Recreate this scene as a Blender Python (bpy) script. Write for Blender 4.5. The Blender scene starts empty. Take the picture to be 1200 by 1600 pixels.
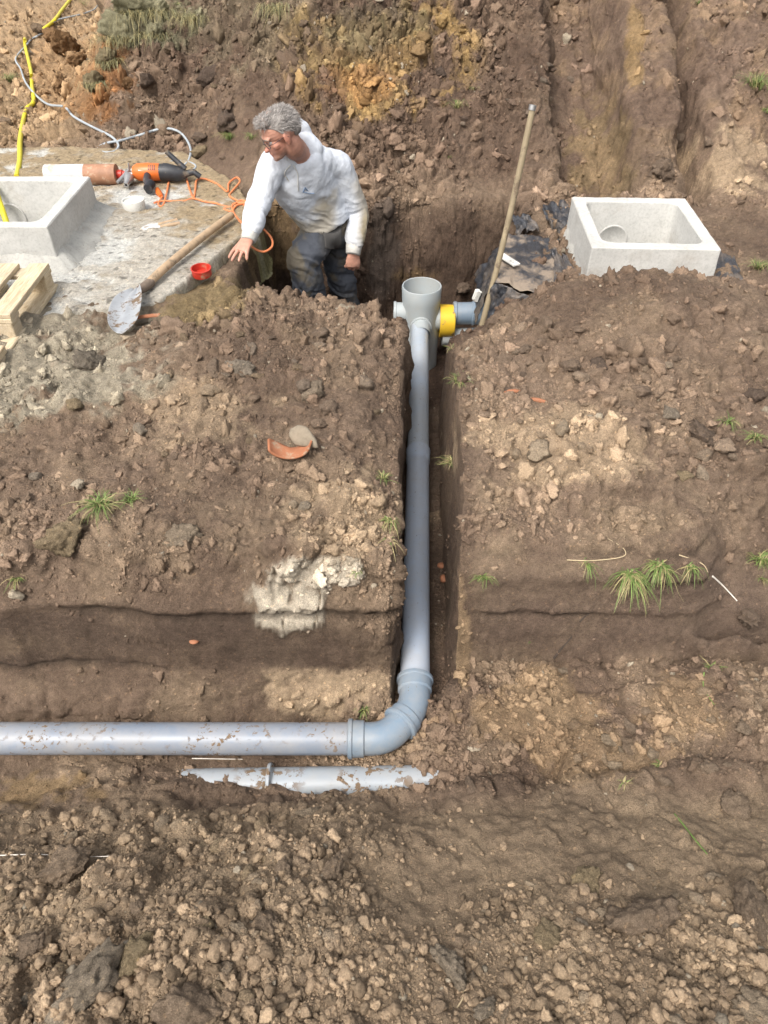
import bpy, math, random
import numpy as np
from mathutils import Vector, Matrix
R = math.radians
random.seed(7); RNG = np.random.RandomState(11)
S = bpy.context.scene
COL = S.collection

# ------------------------------------------------------------ camera, sky, sun, exposure
CAM_Z, PITCH, FPX = 2.3, R(42.5), 1155.0
CP, SP = math.cos(PITCH), math.sin(PITCH)
cd = bpy.data.cameras.new('camera'); cam = bpy.data.objects.new('camera', cd); COL.objects.link(cam)
cam.location = (0, 0, CAM_Z); cam.rotation_euler = (R(90) - PITCH, 0, 0)
cd.sensor_fit = 'VERTICAL'; cd.angle = 2 * math.atan(800 / FPX); cd.clip_start = .05; cd.clip_end = 400
S.camera = cam
SUN_EL, SUN_AZ = R(54), R(215)      # azimuth from +Y, clockwise
w = bpy.data.worlds.new('World'); S.world = w; w.use_nodes = True
nt = w.node_tree; bg = nt.nodes['Background']
sky = nt.nodes.new('ShaderNodeTexSky'); sky.sky_type = 'NISHITA'; sky.sun_disc = False
sky.sun_elevation = SUN_EL; sky.sun_rotation = SUN_AZ; sky.dust_density = 6.0; sky.air_density = 1.3; sky.ozone_density = 1.0
hs = nt.nodes.new('ShaderNodeHueSaturation'); hs.inputs['Saturation'].default_value = .28   # overcast: cloud greys the sky
nt.links.new(sky.outputs[0], hs.inputs['Color']); nt.links.new(hs.outputs[0], bg.inputs['Color'])
bg.inputs['Strength'].default_value = .138
sl = bpy.data.lights.new('sun', 'SUN'); sl.energy = 1.15; sl.angle = R(17); sl.color = (1, .95, .88)
so = bpy.data.objects.new('sun', sl); COL.objects.link(so)
sd = Vector((math.sin(SUN_AZ) * math.cos(SUN_EL), math.cos(SUN_AZ) * math.cos(SUN_EL), math.sin(SUN_EL)))
so.rotation_euler = sd.to_track_quat('Z', 'Y').to_euler(); so.location = (-3, -3, 8)
S.view_settings.view_transform = 'Standard'; S.view_settings.look = 'None'
S.view_settings.gamma = 1; S.view_settings.use_curve_mapping = False
S.view_settings.exposure = .95
S.cycles.max_bounces = 5; S.cycles.diffuse_bounces = 3

# ------------------------------------------------------------ camera geometry used to measure the place
def ray(px, py):
    u, v = (px - 600) / FPX, (800 - py) / FPX
    return np.array([u, CP + v * SP, -SP + v * CP])
def WY(px, py, Y):
    d = ray(px, py); return d * (Y / d[1]) + np.array([0, 0, CAM_Z])
def GZ(px, py, z):
    d = ray(px, py); return d * ((z - CAM_Z) / d[2]) + np.array([0, 0, CAM_Z])
def proj(P):
    x, y, z = P[..., 0], P[..., 1], P[..., 2] - CAM_Z
    dep = y * CP - z * SP; up = y * SP + z * CP
    return 600 + FPX * x / dep, 800 - FPX * up / dep, dep

# ------------------------------------------------------------ noise
_P = RNG.permutation(256).astype(np.int32); _V = RNG.uniform(-1, 1, 256).astype(np.float32)
def _h(i, j, k): return _P[(_P[(_P[i & 255] + j) & 255] + k) & 255]
def vnoise(p):
    f = np.floor(p); i = f.astype(np.int32); t = (p - f).astype(np.float32); t = t * t * t * (t * (t * 6 - 15) + 10)
    x, y, z = i[..., 0], i[..., 1], i[..., 2]; a, b, c = t[..., 0], t[..., 1], t[..., 2]
    def L(A, B, q): return A + (B - A) * q
    def g(dx, dy, dz): return _V[_h(x + dx, y + dy, z + dz)]
    return L(L(L(g(0,0,0), g(1,0,0), a), L(g(0,1,0), g(1,1,0), a), b), L(L(g(0,0,1), g(1,0,1), a), L(g(0,1,1), g(1,1,1), a), b), c)
ROT = np.array([[.8, .6, 0], [-.48, .64, .6], [.36, -.48, .8]])
def fbm(p, n=4, gain=.5, lac=2.03):
    s, a, tot = 0, 1.0, 0
    q = np.asarray(p, dtype=np.float64)
    for k in range(n):
        s = s + a * vnoise(q); tot += a; a *= gain; q = (q @ ROT.T) * lac + 17.3
    return s / tot
def worley(p, jit=.42):
    """nearest feature point over the 8 surrounding cells: distance and a random value of the cell"""
    i0 = np.floor(p - .5).astype(np.int32)
    best = np.full(p.shape[:-1], 9., dtype=np.float32); sec = best.copy(); cid = np.zeros(p.shape[:-1], np.float32)
    for dx in (0, 1):
        for dy in (0, 1):
            for dz in (0, 1):
                c = i0 + np.array([dx, dy, dz])
                h = _h(c[..., 0], c[..., 1], c[..., 2])
                q = c + .5 + jit * np.stack([_V[h], _V[(h + 71) & 255], _V[(h + 149) & 255]], -1) - p
                d = np.sqrt((q * q).sum(-1)).astype(np.float32)
                m = d < best
                sec = np.where(m, best, np.minimum(sec, d)); best = np.where(m, d, best); cid = np.where(m, _V[(h + 37) & 255], cid)
    return best, sec, cid
def ss(a, b, t):
    t = np.clip((t - a) / (b - a), 0, 1); return t * t * (3 - 2 * t)
def n2(x, y, s, seed=0, n=3):
    return fbm(np.stack([x * s + seed * 7.7, y * s - seed * 3.1, 0 * x + seed * 1.37], -1), n)
def pt_in(px, py, cx, cy, rx, ry):            # soft round patch measured on the ground
    return np.exp(-(((px - cx) / rx) ** 2 + ((py - cy) / ry) ** 2))

# ------------------------------------------------------------ helpers for objects
def setp(o, label=None, cat=None, group=None, kind=None):
    for k, v in (('label', label), ('category', cat), ('group', group), ('kind', kind)):
        if v: o[k] = v
    return o
def mesh_np(name, V, F, smooth=True):
    """F: list of faces or an int array (n,k)"""
    me = bpy.data.meshes.new(name)
    if isinstance(F, np.ndarray):
        n, k = F.shape
        me.vertices.add(len(V)); me.vertices.foreach_set('co', np.asarray(V, np.float32).ravel())
        me.loops.add(n * k); me.loops.foreach_set('vertex_index', F.astype(np.int32).ravel())
        me.polygons.add(n); me.polygons.foreach_set('loop_start', np.arange(0, n * k, k, dtype=np.int32))
        me.update(calc_edges=True); me.validate()
    else:
        me.from_pydata([tuple(map(float, v)) for v in V], [], F); me.update()
    me.polygons.foreach_set('use_smooth', np.full(len(me.polygons), smooth))
    return me
def link(name, me, mat=None, parent=None):
    o = bpy.data.objects.new(name, me); COL.objects.link(o)
    if mat is not None and me is not None and not me.materials: me.materials.append(mat)
    if parent is not None: o.parent = parent
    return o
def empty(name, loc, label, cat, group=None):
    o = bpy.data.objects.new(name, None); COL.objects.link(o); o.location = tuple(map(float, loc)); o.empty_display_size = .05
    return setp(o, label, cat, group)
class MB:
    """collects shapes in world coordinates; build() makes ONE mesh object, local to its parent"""
    def __init__(s): s.V, s.F = [], []
    def add(s, V, F):
        n = len(s.V); s.V += [tuple(map(float, v)) for v in V]; s.F += [tuple(i + n for i in f) for f in F]; return s
    def box(s, c, d, rz=0, rx=0, ry=0, jit=0, bev=0):
        M = Matrix.Rotation(rz, 3, 'Z') @ Matrix.Rotation(ry, 3, 'Y') @ Matrix.Rotation(rx, 3, 'X')
        b = min(bev, min(d) * .3); V = []; h = [q / 2 for q in d]
        if b <= 0:
            for i in range(8):
                V.append([(-1, 1)[i & 1] * h[0], (-1, 1)[i >> 1 & 1] * h[1], (-1, 1)[i >> 2] * h[2]])
            F = [(0,2,3,1), (4,5,7,6), (0,1,5,4), (2,6,7,3), (0,4,6,2), (1,3,7,5)]
        else:
            idx = {}
            for i in range(8):
                sg = [(-1, 1)[i & 1], (-1, 1)[i >> 1 & 1], (-1, 1)[i >> 2]]
                for ax in range(3):
                    idx[(i, ax)] = len(V)
                    V.append([sg[k] * (h[k] - (0 if k == ax else b)) for k in range(3)])
            F = []
            for ax, q in ((0, (0,2,6,4)), (0, (1,5,7,3)), (1, (0,4,5,1)), (1, (2,3,7,6)), (2, (0,1,3,2)), (2, (4,6,7,5))):
                F.append(tuple(idx[(k, ax)] for k in q))
            for a in range(8):
                F.append(tuple(idx[(a, k)] for k in (0, 1, 2)))
                for k in range(3):
                    bb = a | (1 << k)
                    if bb != a:
                        o1, o2 = [m for m in range(3) if m != k]
                        F.append((idx[(a, o1)], idx[(a, o2)], idx[(bb, o2)], idx[(bb, o1)]))
        W = []
        for v in V:
            q = M @ Vector([v[k] + random.uniform(-jit, jit) for k in range(3)]); W.append((q.x + c[0], q.y + c[1], q.z + c[2]))
        return s.add(W, F)
    def tube(s, pts, rad, n=12, cap=True, flat=None, up=None):
        V, F = loft(pts, rad, n, cap, flat, up); return s.add(V, F)
    def lathe(s, prof, o, ax, n=32, up=None):
        """prof: (distance along the axis, radius)"""
        ax = Vector(ax).normalized(); u = ax.orthogonal().normalized() if up is None else Vector(up).normalized(); v = ax.cross(u)
        V, F = [], []
        for t, r in prof:
            for k in range(n):
                a = 2 * math.pi * k / n
                V.append(Vector(o) + ax * t + (u * math.cos(a) + v * math.sin(a)) * r)
        for i in range(len(prof) - 1):
            for k in range(n):
                F.append((i*n+k, i*n+(k+1) % n, (i+1)*n+(k+1) % n, (i+1)*n+k))
        return s.add(V, F)
    def build(s, name, mat, parent=None, smooth=True, origin=None, sharp=35):
        o0 = np.array(origin if origin is not None else (tuple(parent.matrix_world.translation) if False else root_loc(parent)) , float)
        me = mesh_np(name, np.array(s.V) - o0, s.F, smooth)
        if smooth and sharp: me.set_sharp_from_angle(angle=R(sharp))
        o = link(name, me, mat, parent)
        if parent is None: o.location = tuple(o0)
        return o
def root_loc(p):
    t = np.zeros(3)
    while p is not None: t = t + np.array(p.location); p = p.parent
    return t
def loft(pts, rad, n=12, cap=True, flat=None, up=None):
    P = [Vector(tuple(map(float, p))) for p in pts]; m = len(P)
    if not hasattr(rad, '__len__'): rad = [rad] * m
    V, F = [], []; u = None
    for i in range(m):
        t = (P[min(i+1, m-1)] - P[max(i-1, 0)]).normalized()
        if u is None:
            u = (Vector(up) if up is not None else t.orthogonal()); u = (u - t * u.dot(t)).normalized()
        else: u = (u - t * u.dot(t)).normalized()
        v = t.cross(u)
        fl = 1 if flat is None else (flat[i] if hasattr(flat, '__len__') else flat)
        for k in range(n):
            a = 2 * math.pi * k / n
            V.append(P[i] + (u * math.cos(a) + v * math.sin(a) * fl) * rad[i])
    for i in range(m - 1):
        for k in range(n):
            F.append((i*n+k, i*n+(k+1) % n, (i+1)*n+(k+1) % n, (i+1)*n+k))
    if cap: F.append(tuple(range(n - 1, -1, -1))); F.append(tuple(range((m-1)*n, m*n)))
    return V, F
def smooth_path(pts, k=6):
    P = [np.array(p, float) for p in pts]; out = []
    for i in range(len(P) - 1):
        a, b, c, d = P[max(i-1, 0)], P[i], P[i+1], P[min(i+2, len(P)-1)]
        for j in range(k):
            t = j / k
            out.append(.5 * (2*b + (c-a)*t + (2*a-5*b+4*c-d)*t*t + (-a+3*b-3*c+d)*t**3))
    out.append(P[-1]); return out

# ------------------------------------------------------------ materials
def newmat(name, rough=.6, spec=.5):
    m = bpy.data.materials.new(name); m.use_nodes = True
    b = m.node_tree.nodes['Principled BSDF']; b.inputs['Roughness'].default_value = rough
    b.inputs['Specular IOR Level'].default_value = spec
    return m, m.node_tree, b
def N(nt, t, **kw):
    n = nt.nodes.new(t)
    for k, v in kw.items():
        if k in n.inputs: n.inputs[k].default_value = v
        else: setattr(n, k, v)
    return n
def noise(nt, scale, det=6, rough=.6, vec=None, dist=0):
    n = N(nt, 'ShaderNodeTexNoise', Scale=scale, Detail=det, Roughness=rough, Distortion=dist)
    if vec is not None: nt.links.new(vec, n.inputs['Vector'])
    return n.outputs['Fac']
def ramp(nt, fac, stops):
    r = nt.nodes.new('ShaderNodeValToRGB'); e = r.color_ramp.elements
    while len(e) < len(stops): e.new(.5)
    for q, (p, c) in zip(e, stops):
        q.position = p; q.color = (c, c, c, 1) if not hasattr(c, '__len__') else (*c, 1)
    nt.links.new(fac, r.inputs[0]); return r.outputs[0]
def mix(nt, a, b, fac, mode='MIX'):
    m = nt.nodes.new('ShaderNodeMix'); m.data_type = 'RGBA'; m.blend_type = mode; m.clamp_factor = True
    for s, v in (('Factor', fac), ('A', a), ('B', b)):
        i = [q for q in m.inputs if q.name == s and (q.type == 'RGBA' or s == 'Factor' and q.type == 'VALUE')][0]
        if isinstance(v, (int, float)): i.default_value = v
        elif hasattr(v, '__len__'): i.default_value = (*v, 1)
        else: nt.links.new(v, i)
    return [q for q in m.outputs if q.type == 'RGBA'][0]
def bump(nt, b, h, strength, dist, prev=None):
    n = N(nt, 'ShaderNodeBump', Strength=strength, Distance=dist); nt.links.new(h, n.inputs['Height'])
    if prev is not None: nt.links.new(prev, n.inputs['Normal'])
    nt.links.new(n.outputs[0], b.inputs['Normal']); return n.outputs[0]
def objvec(nt): return nt.nodes.new('ShaderNodeTexCoord').outputs['Object']
def geovec(nt): return nt.nodes.new('ShaderNodeNewGeometry').outputs['Position']

def soil_mat(name, base=None, attr=True, rnd=False, bs=1.0):
    m, nt, b = newmat(name, .95, .25)
    v = geovec(nt)
    if attr:
        a = nt.nodes.new('ShaderNodeAttribute'); a.attribute_name = 'Col'; c = a.outputs['Color']
    else: 
        rg = nt.nodes.new('ShaderNodeRGB'); rg.outputs[0].default_value = (*base, 1); c = rg.outputs[0]
    if rnd:
        oi = nt.nodes.new('ShaderNodeObjectInfo')
        c = oi.outputs['Color']
    c = mix(nt, c, ramp(nt, noise(nt, 42, 8, .7, v), [(.25, .62), (.5, 1), (.75, 1.38)]), 1, 'MULTIPLY')
    c = mix(nt, c, ramp(nt, noise(nt, 330, 4, .7, v), [(.3, .58), (.5, 1), (.72, 1.5)]), 1, 'MULTIPLY')
    vo = N(nt, 'ShaderNodeTexVoronoi', Scale=150.0); nt.links.new(v, vo.inputs['Vector'])
    c = mix(nt, c, mix(nt, c, (1.6, 1.5, 1.35), 1, 'MULTIPLY'), ramp(nt, vo.outputs['Color'], [(.86, 0), (.93, .8)]))
    nt.links.new(c, b.inputs['Base Color'])
    p = bump(nt, b, noise(nt, 26, 8, .66, v), .8 * bs, .035)
    vo2 = N(nt, 'ShaderNodeTexVoronoi', Scale=95.0); nt.links.new(v, vo2.inputs['Vector'])
    p = bump(nt, b, vo2.outputs['Distance'], .35 * bs, -.006, p)
    bump(nt, b, noise(nt, 240, 5, .75, v), 1.0 * bs, .008, p)
    return m
M_SOIL = soil_mat('soil')
def flat_mat(name, col, rough=.6, var=.15, vs=30, bs=0, bd=.002, spec=.5, dirt=0, dirtcol=(.2, .14, .09), metal=0, ds=14):
    m, nt, b = newmat(name, rough, spec); v = objvec(nt)
    c = mix(nt, col, ramp(nt, noise(nt, vs, 5, .6, v), [(.3, 1 - var), (.7, 1 + var)]), 1, 'MULTIPLY')
    if dirt:
        f = ramp(nt, noise(nt, ds, 9, .72, v), [(.62 - dirt * .3, 0), (.68 - dirt * .25, 1)])
        c = mix(nt, c, dirtcol, f)
        nt.links.new(mix(nt, (rough,)*3, (.95,)*3, f), b.inputs['Roughness'])
    nt.links.new(c, b.inputs['Base Color']); b.inputs['Metallic'].default_value = metal
    if bs: bump(nt, b, noise(nt, vs * 3, 6, .7, v), bs, bd)
    return m

# ============================================================ THE GROUND
def xpipe(y): return .112 + .0405 * (y - 1.545)
PL = ([-3, 0, .3, .62, .86, 1.03, 1.16, 1.30, 1.47, 1.555, 1.585, 1.61, 1.66, 1.74, 1.95, 2.3, 2.7, 3.1, 3.45, 3.9],
      [.62, .6, .55, .42, .25, .09, -.06, -.085, -.075, .06, .12, .33, .42, .535, .56, .575, .60, .63, .60, .50])
PR = ([-3, 0, .3, .62, .86, 1.03, 1.15, 1.20, 1.45, 1.67, 1.70, 1.725, 1.775, 1.88, 2.28, 2.83, 3.30, 3.6, 3.9],
      [.62, .6, .55, .40, .24, .13, .07, .0, .01, .0, .14, .20, .39, .475, .55, .62, .69, .62, .52])
def inv_lerp(a, b, t): return np.clip((t - a) / (b - a), 0, 1)
def toe(x): return np.interp(x, [-9, -2.4, -1.5, -.9, -.4, .8, 1.2, 3, 9], [5.9, 5.9, 5.72, 5.15, 5.0, 4.95, 4.75, 4.7, 4.7])
def H(x, y):
    wy = y + .035 * n2(x, y, 2.6, 1) + .012 * n2(x, y, 11, 2)
    wx = x + .018 * n2(x, y, 3.0, 3) + .009 * n2(x, y, 12, 4)
    zl = np.interp(wy, *PL); zr = np.interp(wy, *PR)
    # left heap fades to the slab's level; foreground mound higher on the left
    zl = zl - ss(-.9, -1.35, x) * ss(2.0, 2.9, y) * .01
    und = .055 * n2(x, y, 1.7, 50, 3) * ss(1.85, 2.2, y) * ss(3.6, 3.3, y) * ss(.12, .3, np.abs(x - .16))
    zr = zr + und; zl = zl + und * (1 - .6 * ss(2.8, 3.1, y)) + .075 * pt_in(x, y, -.50, 2.85, .42, .34) - .05 * pt_in(x, y, -.35, 3.45, .45, .22) + .05 * pt_in(x, y, -.25, .98, .22, .12) + .06 * pt_in(x, y, -.35, .62, .4, .3)
    zl = zl - .10 * pt_in(x, y, -.02, 3.5, .25, .3) + .05 * pt_in(x, y, -.78, 3.34, .20, .18) - .045 * pt_in(x, y, -1.25, 3.1, .2, .3) + .03 * pt_in(x, y, -.95, 2.85, .25, .3) + .05 * pt_in(x, y, -.75, 1.17, .3, .05)
    # rounded shoulder of the left block towards the trench
    zl = zl - .06 * ss(-.16, .03, x) * ss(1.5, 1.7, y)
    # the white sand bulge
    zl = zl + .03 * pt_in(x, y, -.3, 1.72, .12, .06)
    # right: floor rises sideways, heap lower at the trench, flank on the far right
    zr = zr + .10 * ss(.55, 1.3, x) * ss(1.75, 1.4, y) * ss(1.05, 1.25, y)
    zr = zr - .36 * ss(1.0, .22, x) * ss(2.7, 3.45, y)
    zr = zr + .12 * pt_in(x, y, 1.2, 3.1, .42, .42) - .05 * pt_in(x, y, 1.9, 3.3, .25, .4)
    zr = zr - .20 * ss(1.12, 1.3, wx + (1.9 - y) * .25) * ss(1.68, 1.72, y) * ss(2.25, 1.85, y)
    z = np.where(x < .16, zl, zr)
    # narrow trench along y
    xp = xpipe(y)
    tr = ss(-.092, -.070, wx - xp) * ss(.158, .118, wx - xp) * ss(1.45, 1.55, y) * ss(4.6, 4.3, y)
    bl = ss(.18, .0, np.abs(x - .16)) * ss(1.5, 1.3, y)
    z = z * (1 - bl) + (zl * .5 + zr * .5) * bl
    # far ground, slab level
    far = ss(3.45, 3.75, y)
    g = .545 + .02 * n2(x, y, 1.2, 5)
    z = z * (1 - far) + g * far
    # bank behind
    ty = toe(x) + .12 * n2(x, y, 1.4, 6); d = np.maximum(y - ty, 0)
    side = ss(-2.75, -1.95, x + .12 * (6 - y) * 0 + .14 * n2(x, y, 2.2, 7))
    wx = wx + .10 * n2(x * .4, y, 1.6, 52, 3) * ss(4.9, 5.6, y) * ss(.8, 1.1, x)
    bank = np.interp(d, [0, .25, 1.2, 2.2, 3.4, 4.6, 8], [0, .10, .82, 1.45, 1.75, 1.5, 1.0])
    gul = -.44 * ss(1.12, 1.22, wx + .08 * (y - 5.2)) + .42 * ss(1.62, 1.82, wx + .02 * y) - .42 * pt_in(x + .10 * n2(x, y, 2, 44), 0, 2.06, 0, .09, 1) - .10 * ss(2.1, 2.5, x)
    gul = gul + .10 * pt_in(x, 0, 1.0, 0, .14, 1)
    bank = bank + gul * ss(.0, .5, d) * ss(4.5, 3.2, d)
    z = z + bank * side + ss(6.5, 12, y) * .12
    # the pit
    wl = wx + .02 * n2(x, y, 5, 8)
    right_edge = .60 + .20 * (y - 3.6)
    pit = ss(-.80, -.74, wl) * ss(right_edge + .07, right_edge - .04, wl) * ss(3.50, 3.60, wy) * ss(4.90, 4.74, wy + .07 * n2(x, z * 0 + 2, 3.4, 53, 4))
    z = z * (1 - pit) + (-.33 + .04 * n2(x, y, 3, 9)) * pit
    # a soil column left standing against the pit's back wall
    for hx0, hx1, hy0, hy1 in ((-2.55, -1.74, 3.80, 4.49), (1.09, 1.66, 3.64, 4.27)):
        hb = ss(hx0 - .02, hx0 + .02, x) * ss(hx1 + .02, hx1 - .02, x) * ss(hy0 - .02, hy0 + .02, y) * ss(hy1 + .02, hy1 - .02, y); z = z * (1 - hb) + .02 * hb
    z = np.where(tr > 0, np.minimum(z, z * (1 - tr) + (-.085) * tr), z)
    return z

def terrain():
    # rows spaced evenly on a typical profile, as the camera sees it
    ys = np.linspace(.12, 11, 9000)
    acc = np.zeros(len(ys))
    for xx, wgt in ((-.6, 1), (-.2, .8), (.9, 1), (.16, .3), (1.8, .5), (-1.6, .6)):
        P = np.stack([np.full_like(ys, xx), ys, H(np.full_like(ys, xx), ys)], -1); px, py, dep = proj(P)
        acc += wgt * np.abs(np.gradient(py)) + .04
    cum = np.cumsum(acc); cum /= cum[-1]
    NR, NC = 840, 740
    yy = np.interp(np.linspace(0, 1, NR), cum, ys)
    yy = np.concatenate([np.linspace(-2.5, .08, 14), yy, 11 + np.cumsum(np.linspace(.05, 1.9, 60))])
    u = np.linspace(-1, 1, NC)
    Y, U = np.meshgrid(yy, u, indexing='ij')
    W = .58 * (CP * np.maximum(Y, .3) + 1.55) + .12 + ss(0, -2, Y) * 1 + np.maximum(Y - 9, 0) * .8
    A = np.minimum(.5, W * .45)
    X = .15 + np.sign(U) * (A * np.abs(U) + (W - A) * np.abs(U) ** 1.9)
    for r in range(len(yy)):                       # more columns on the steep trench walls
        k = float(ss(1.35, 1.5, yy[r]) * ss(4.7, 4.4, yy[r]))
        if k > 0:
            xs = np.linspace(X[r, 0], X[r, -1], 3000); xp = xpipe(yy[r])
            cu = np.interp(xs, X[r], u) + k * (.30 * ss(xp - .125, xp - .045, xs) + .30 * ss(xp + .09, xp + .19, xs))
            X[r] = np.interp(np.linspace(cu[0], cu[-1], NC), cu, xs)
    Z = H(X, Y)
    P = np.stack([X, Y, Z], -1)
    def normals(P):
        a = np.gradient(P, axis=0); b = np.gradient(P, axis=1); n = np.cross(b, a); return n / (np.linalg.norm(n, axis=-1, keepdims=True) + 1e-12)
    n = normals(P)
    up = n[..., 2]
    inpit = ss(-.85, -.7, X) * ss(1.0, .8, X) * ss(3.4, 3.6, Y) * ss(4.95, 4.8, Y)
    slab = ss(-.8, -1.0, X) * ss(3.2, 3.7, Y) * ss(5.8, 5.5, Y)
    tfl = ss(.42, .3, X) * ss(1.55, 1.45, Y) * ss(1.15, 1.2, Y)      # trench bottom by the pipes
    trn = ss(-.12, -.06, X - xpipe(Y)) * ss(.25, .16, X - xpipe(Y)) * ss(1.5, 1.6, Y) * ss(4.4, 4.0, Y)
    front = ss(1.50, 1.56, Y) * ss(1.74, 1.60, Y) * ss(.2, 0, X)
    frontR = ss(1.66, 1.70, Y) * ss(1.95, 1.82, Y) * ss(.3, .4, X)
    bankR = ss(1.1, 1.3, X) * ss(5.0, 5.4, Y)
    big = ss(-.3, .45, n2(X, Y, 1.3, 12))
    mound = ss(1.1, 1.0, Y) * (ss(.15, -.2, X) * .9 + ss(.2, .8, X) * ss(.85, .7, Y) * .8)
    fgr = ss(1.18, 1.08, Y)
    rough = .62 + .55 * big + .1 * mound - .33 * fgr * (1 - .5 * ss(.2, -.2, X)) - .6 * front - .65 * frontR - .75 * trn - .05 * inpit - .9 * slab - .12 * bankR
    rough = rough * (1 - .35 * tfl) + .3 * ss(4.9, 5.3, Y) * ss(1.2, 1.0, X)
    rough = np.clip(rough, .07, 1.2)
    disp = .050 * fbm(P * 4.1, 4) * np.clip(rough + .25, 0, 1) * (1 - slab) + .012 * fbm(P * 19, 4) * np.clip(rough + .35, 0, 1)
    cv = np.zeros_like(X); Q = P * [1, 1, .6] + .03 * np.stack([fbm(P * 9 + 3, 2), fbm(P * 9 + 31, 2), fbm(P * 9 + 57, 2)], -1)
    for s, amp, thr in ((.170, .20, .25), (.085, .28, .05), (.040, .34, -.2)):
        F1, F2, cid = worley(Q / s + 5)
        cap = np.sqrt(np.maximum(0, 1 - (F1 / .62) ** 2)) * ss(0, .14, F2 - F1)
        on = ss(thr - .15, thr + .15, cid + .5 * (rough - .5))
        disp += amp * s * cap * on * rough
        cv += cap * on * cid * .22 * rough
        cv -= (1 - ss(0, .12, F2 - F1)) * .10 * rough  # shade in the creases between clods, put into the soil colour
    sc_far = ss(4.5, 8, Y) * .5 + 1
    disp = disp * np.where(inpit > .5, .8, 1) * sc_far
    # horizontal spade-cut grooves on the front faces
    wz = Z + .022 * n2(X, Y * 0, 3.5, 14, 5) + .007 * n2(X, Z, 26, 15)
    def line(z0, w_, x0=-9, x1=9): return np.exp(-((wz - z0) / w_) ** 2) * (X > x0) * (X < x1) * ss(-.35, .15, n2(X * 1.0, Y * 0 + z0 * 9, 2.6, 19, 4))
    gl = np.maximum(line(.345, .012), line(.105, .012)) * ss(1.50, 1.55, Y) * ss(1.78, 1.70, Y) * ss(.08, .03, X)
    gl = np.maximum(gl, .5 * line(.22, .007) * front)
    gr_ = np.maximum(np.maximum(line(.215, .009), line(.34, .010)), .8 * line(.43, .010)) * ss(1.66, 1.70, Y) * ss(2.0, 1.9, Y) * ss(.3, .36, X) * ss(1.25, 1.15, X)
    disp -= .026 * gl + .018 * gr_
    disp += .016 * np.exp(-((wz - .375) / .02) ** 2) * ss(1.52, 1.56, Y) * ss(1.78, 1.70, Y) * ss(.08, .03, X)
    disp += .012 * (np.exp(-((wz - .235) / .016) ** 2) + np.exp(-((wz - .365) / .018) ** 2)) * frontR
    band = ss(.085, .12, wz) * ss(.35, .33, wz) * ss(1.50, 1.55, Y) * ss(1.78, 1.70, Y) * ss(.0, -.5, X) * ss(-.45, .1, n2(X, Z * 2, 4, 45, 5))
    disp -= .6 * disp * band
    # drag marks down the right bank
    disp += bankR * .06 * n2(X * 3.2 + Y * .3, Y * .25, 3, 16, 4)
    # cracks and ledges right front
    P2 = P + n * disp[..., None]
    # big undulation of the trench floor right
    P2[..., 2] += .035 * n2(X, Y, 6, 17) * ss(.3, .5, X) * ss(1.7, 1.6, Y) * ss(1.15, 1.25, Y)
    # ---------------- soil colour, made darker in pit, trench, cracks, grooves and creases
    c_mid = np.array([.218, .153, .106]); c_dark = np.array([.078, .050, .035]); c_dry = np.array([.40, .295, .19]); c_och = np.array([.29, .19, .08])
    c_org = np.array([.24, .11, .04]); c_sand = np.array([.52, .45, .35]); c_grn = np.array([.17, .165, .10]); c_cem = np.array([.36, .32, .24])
    a = ss(-.45, .5, fbm(P * 1.9 + 9, 5)); bq = ss(-.2, .45, fbm(P * 5.3 + 21, 4))
    C = c_mid * (1 - .55 * a[..., None]) + c_dark * .55 * a[..., None]
    def blend(C, c, f): f = np.clip(f, 0, 1)[..., None]; return C * (1 - f) + c * f
    C = blend(C, c_dry, .30 * bq * ss(2.4, .3, Y) + .22 * bq)
    fg = ss(1.15, 1.0, Y)
    C = blend(C, c_dry * .85, .60 * fg)
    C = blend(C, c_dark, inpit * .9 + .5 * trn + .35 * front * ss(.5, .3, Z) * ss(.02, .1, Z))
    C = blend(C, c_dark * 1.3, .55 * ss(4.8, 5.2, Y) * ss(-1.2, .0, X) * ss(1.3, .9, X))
    nz = fbm(P * 8 + 40, 6, .65) * 1.5; nb = fbm(P * 5 + 77, 6, .7) * 2.0
    def patch(cx, cy, rx, ry, hard=.5, nn=nz): return ss(-.12, .12, pt_in(X, Y, cx, cy, rx, ry) - hard + .45 * nn)
    pxx, pyy, dd = proj(P2)
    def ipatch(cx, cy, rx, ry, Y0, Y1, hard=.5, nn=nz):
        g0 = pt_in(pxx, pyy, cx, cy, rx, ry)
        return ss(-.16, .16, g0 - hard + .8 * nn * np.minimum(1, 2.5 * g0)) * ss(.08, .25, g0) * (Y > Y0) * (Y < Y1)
    sandm =  np.maximum(ipatch(455, 925, 55, 38, 1.4, 2.2, .45, nz * 1.3), ipatch(500, 890, 80, 20, 1.4, 2.2, .45, nz * 1.3)); sandm = np.maximum(sandm, ipatch(452, 955, 46, 34, 1.4, 2.2, .4, nz * 1.2)); band = band * (1 - sandm); P2[..., 1] -= .016 * sandm; P2[..., 2] += .012 * sandm; wf1, wf2, _w = worley(P * 9 + .25 * fbm(P * 14, 3)[..., None]); sc_ = sandm * (1 - ss(.0, .07, wf2 - wf1)) * ss(-.1, .2, nb); P2[..., 1] += .02 * sc_; C = blend(C, c_sand * (1 + .25 * nz[..., None]), .92 * sandm * (1 - .7 * sc_)) if 1 else blend(C, c_sand, .95 * np.maximum(ipatch(455, 925, 55, 38, 1.4, 2.2), ipatch(500, 890, 75, 22, 1.4, 2.2)))
    C = blend(C, c_dry * 1.15, .7 * ipatch(500, 1080, 110, 34, 1.3, 1.8, .4))
    C = blend(C, c_dry, .6 * ipatch(560, 800, 110, 70, 1.4, 2.6, .45))
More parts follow.
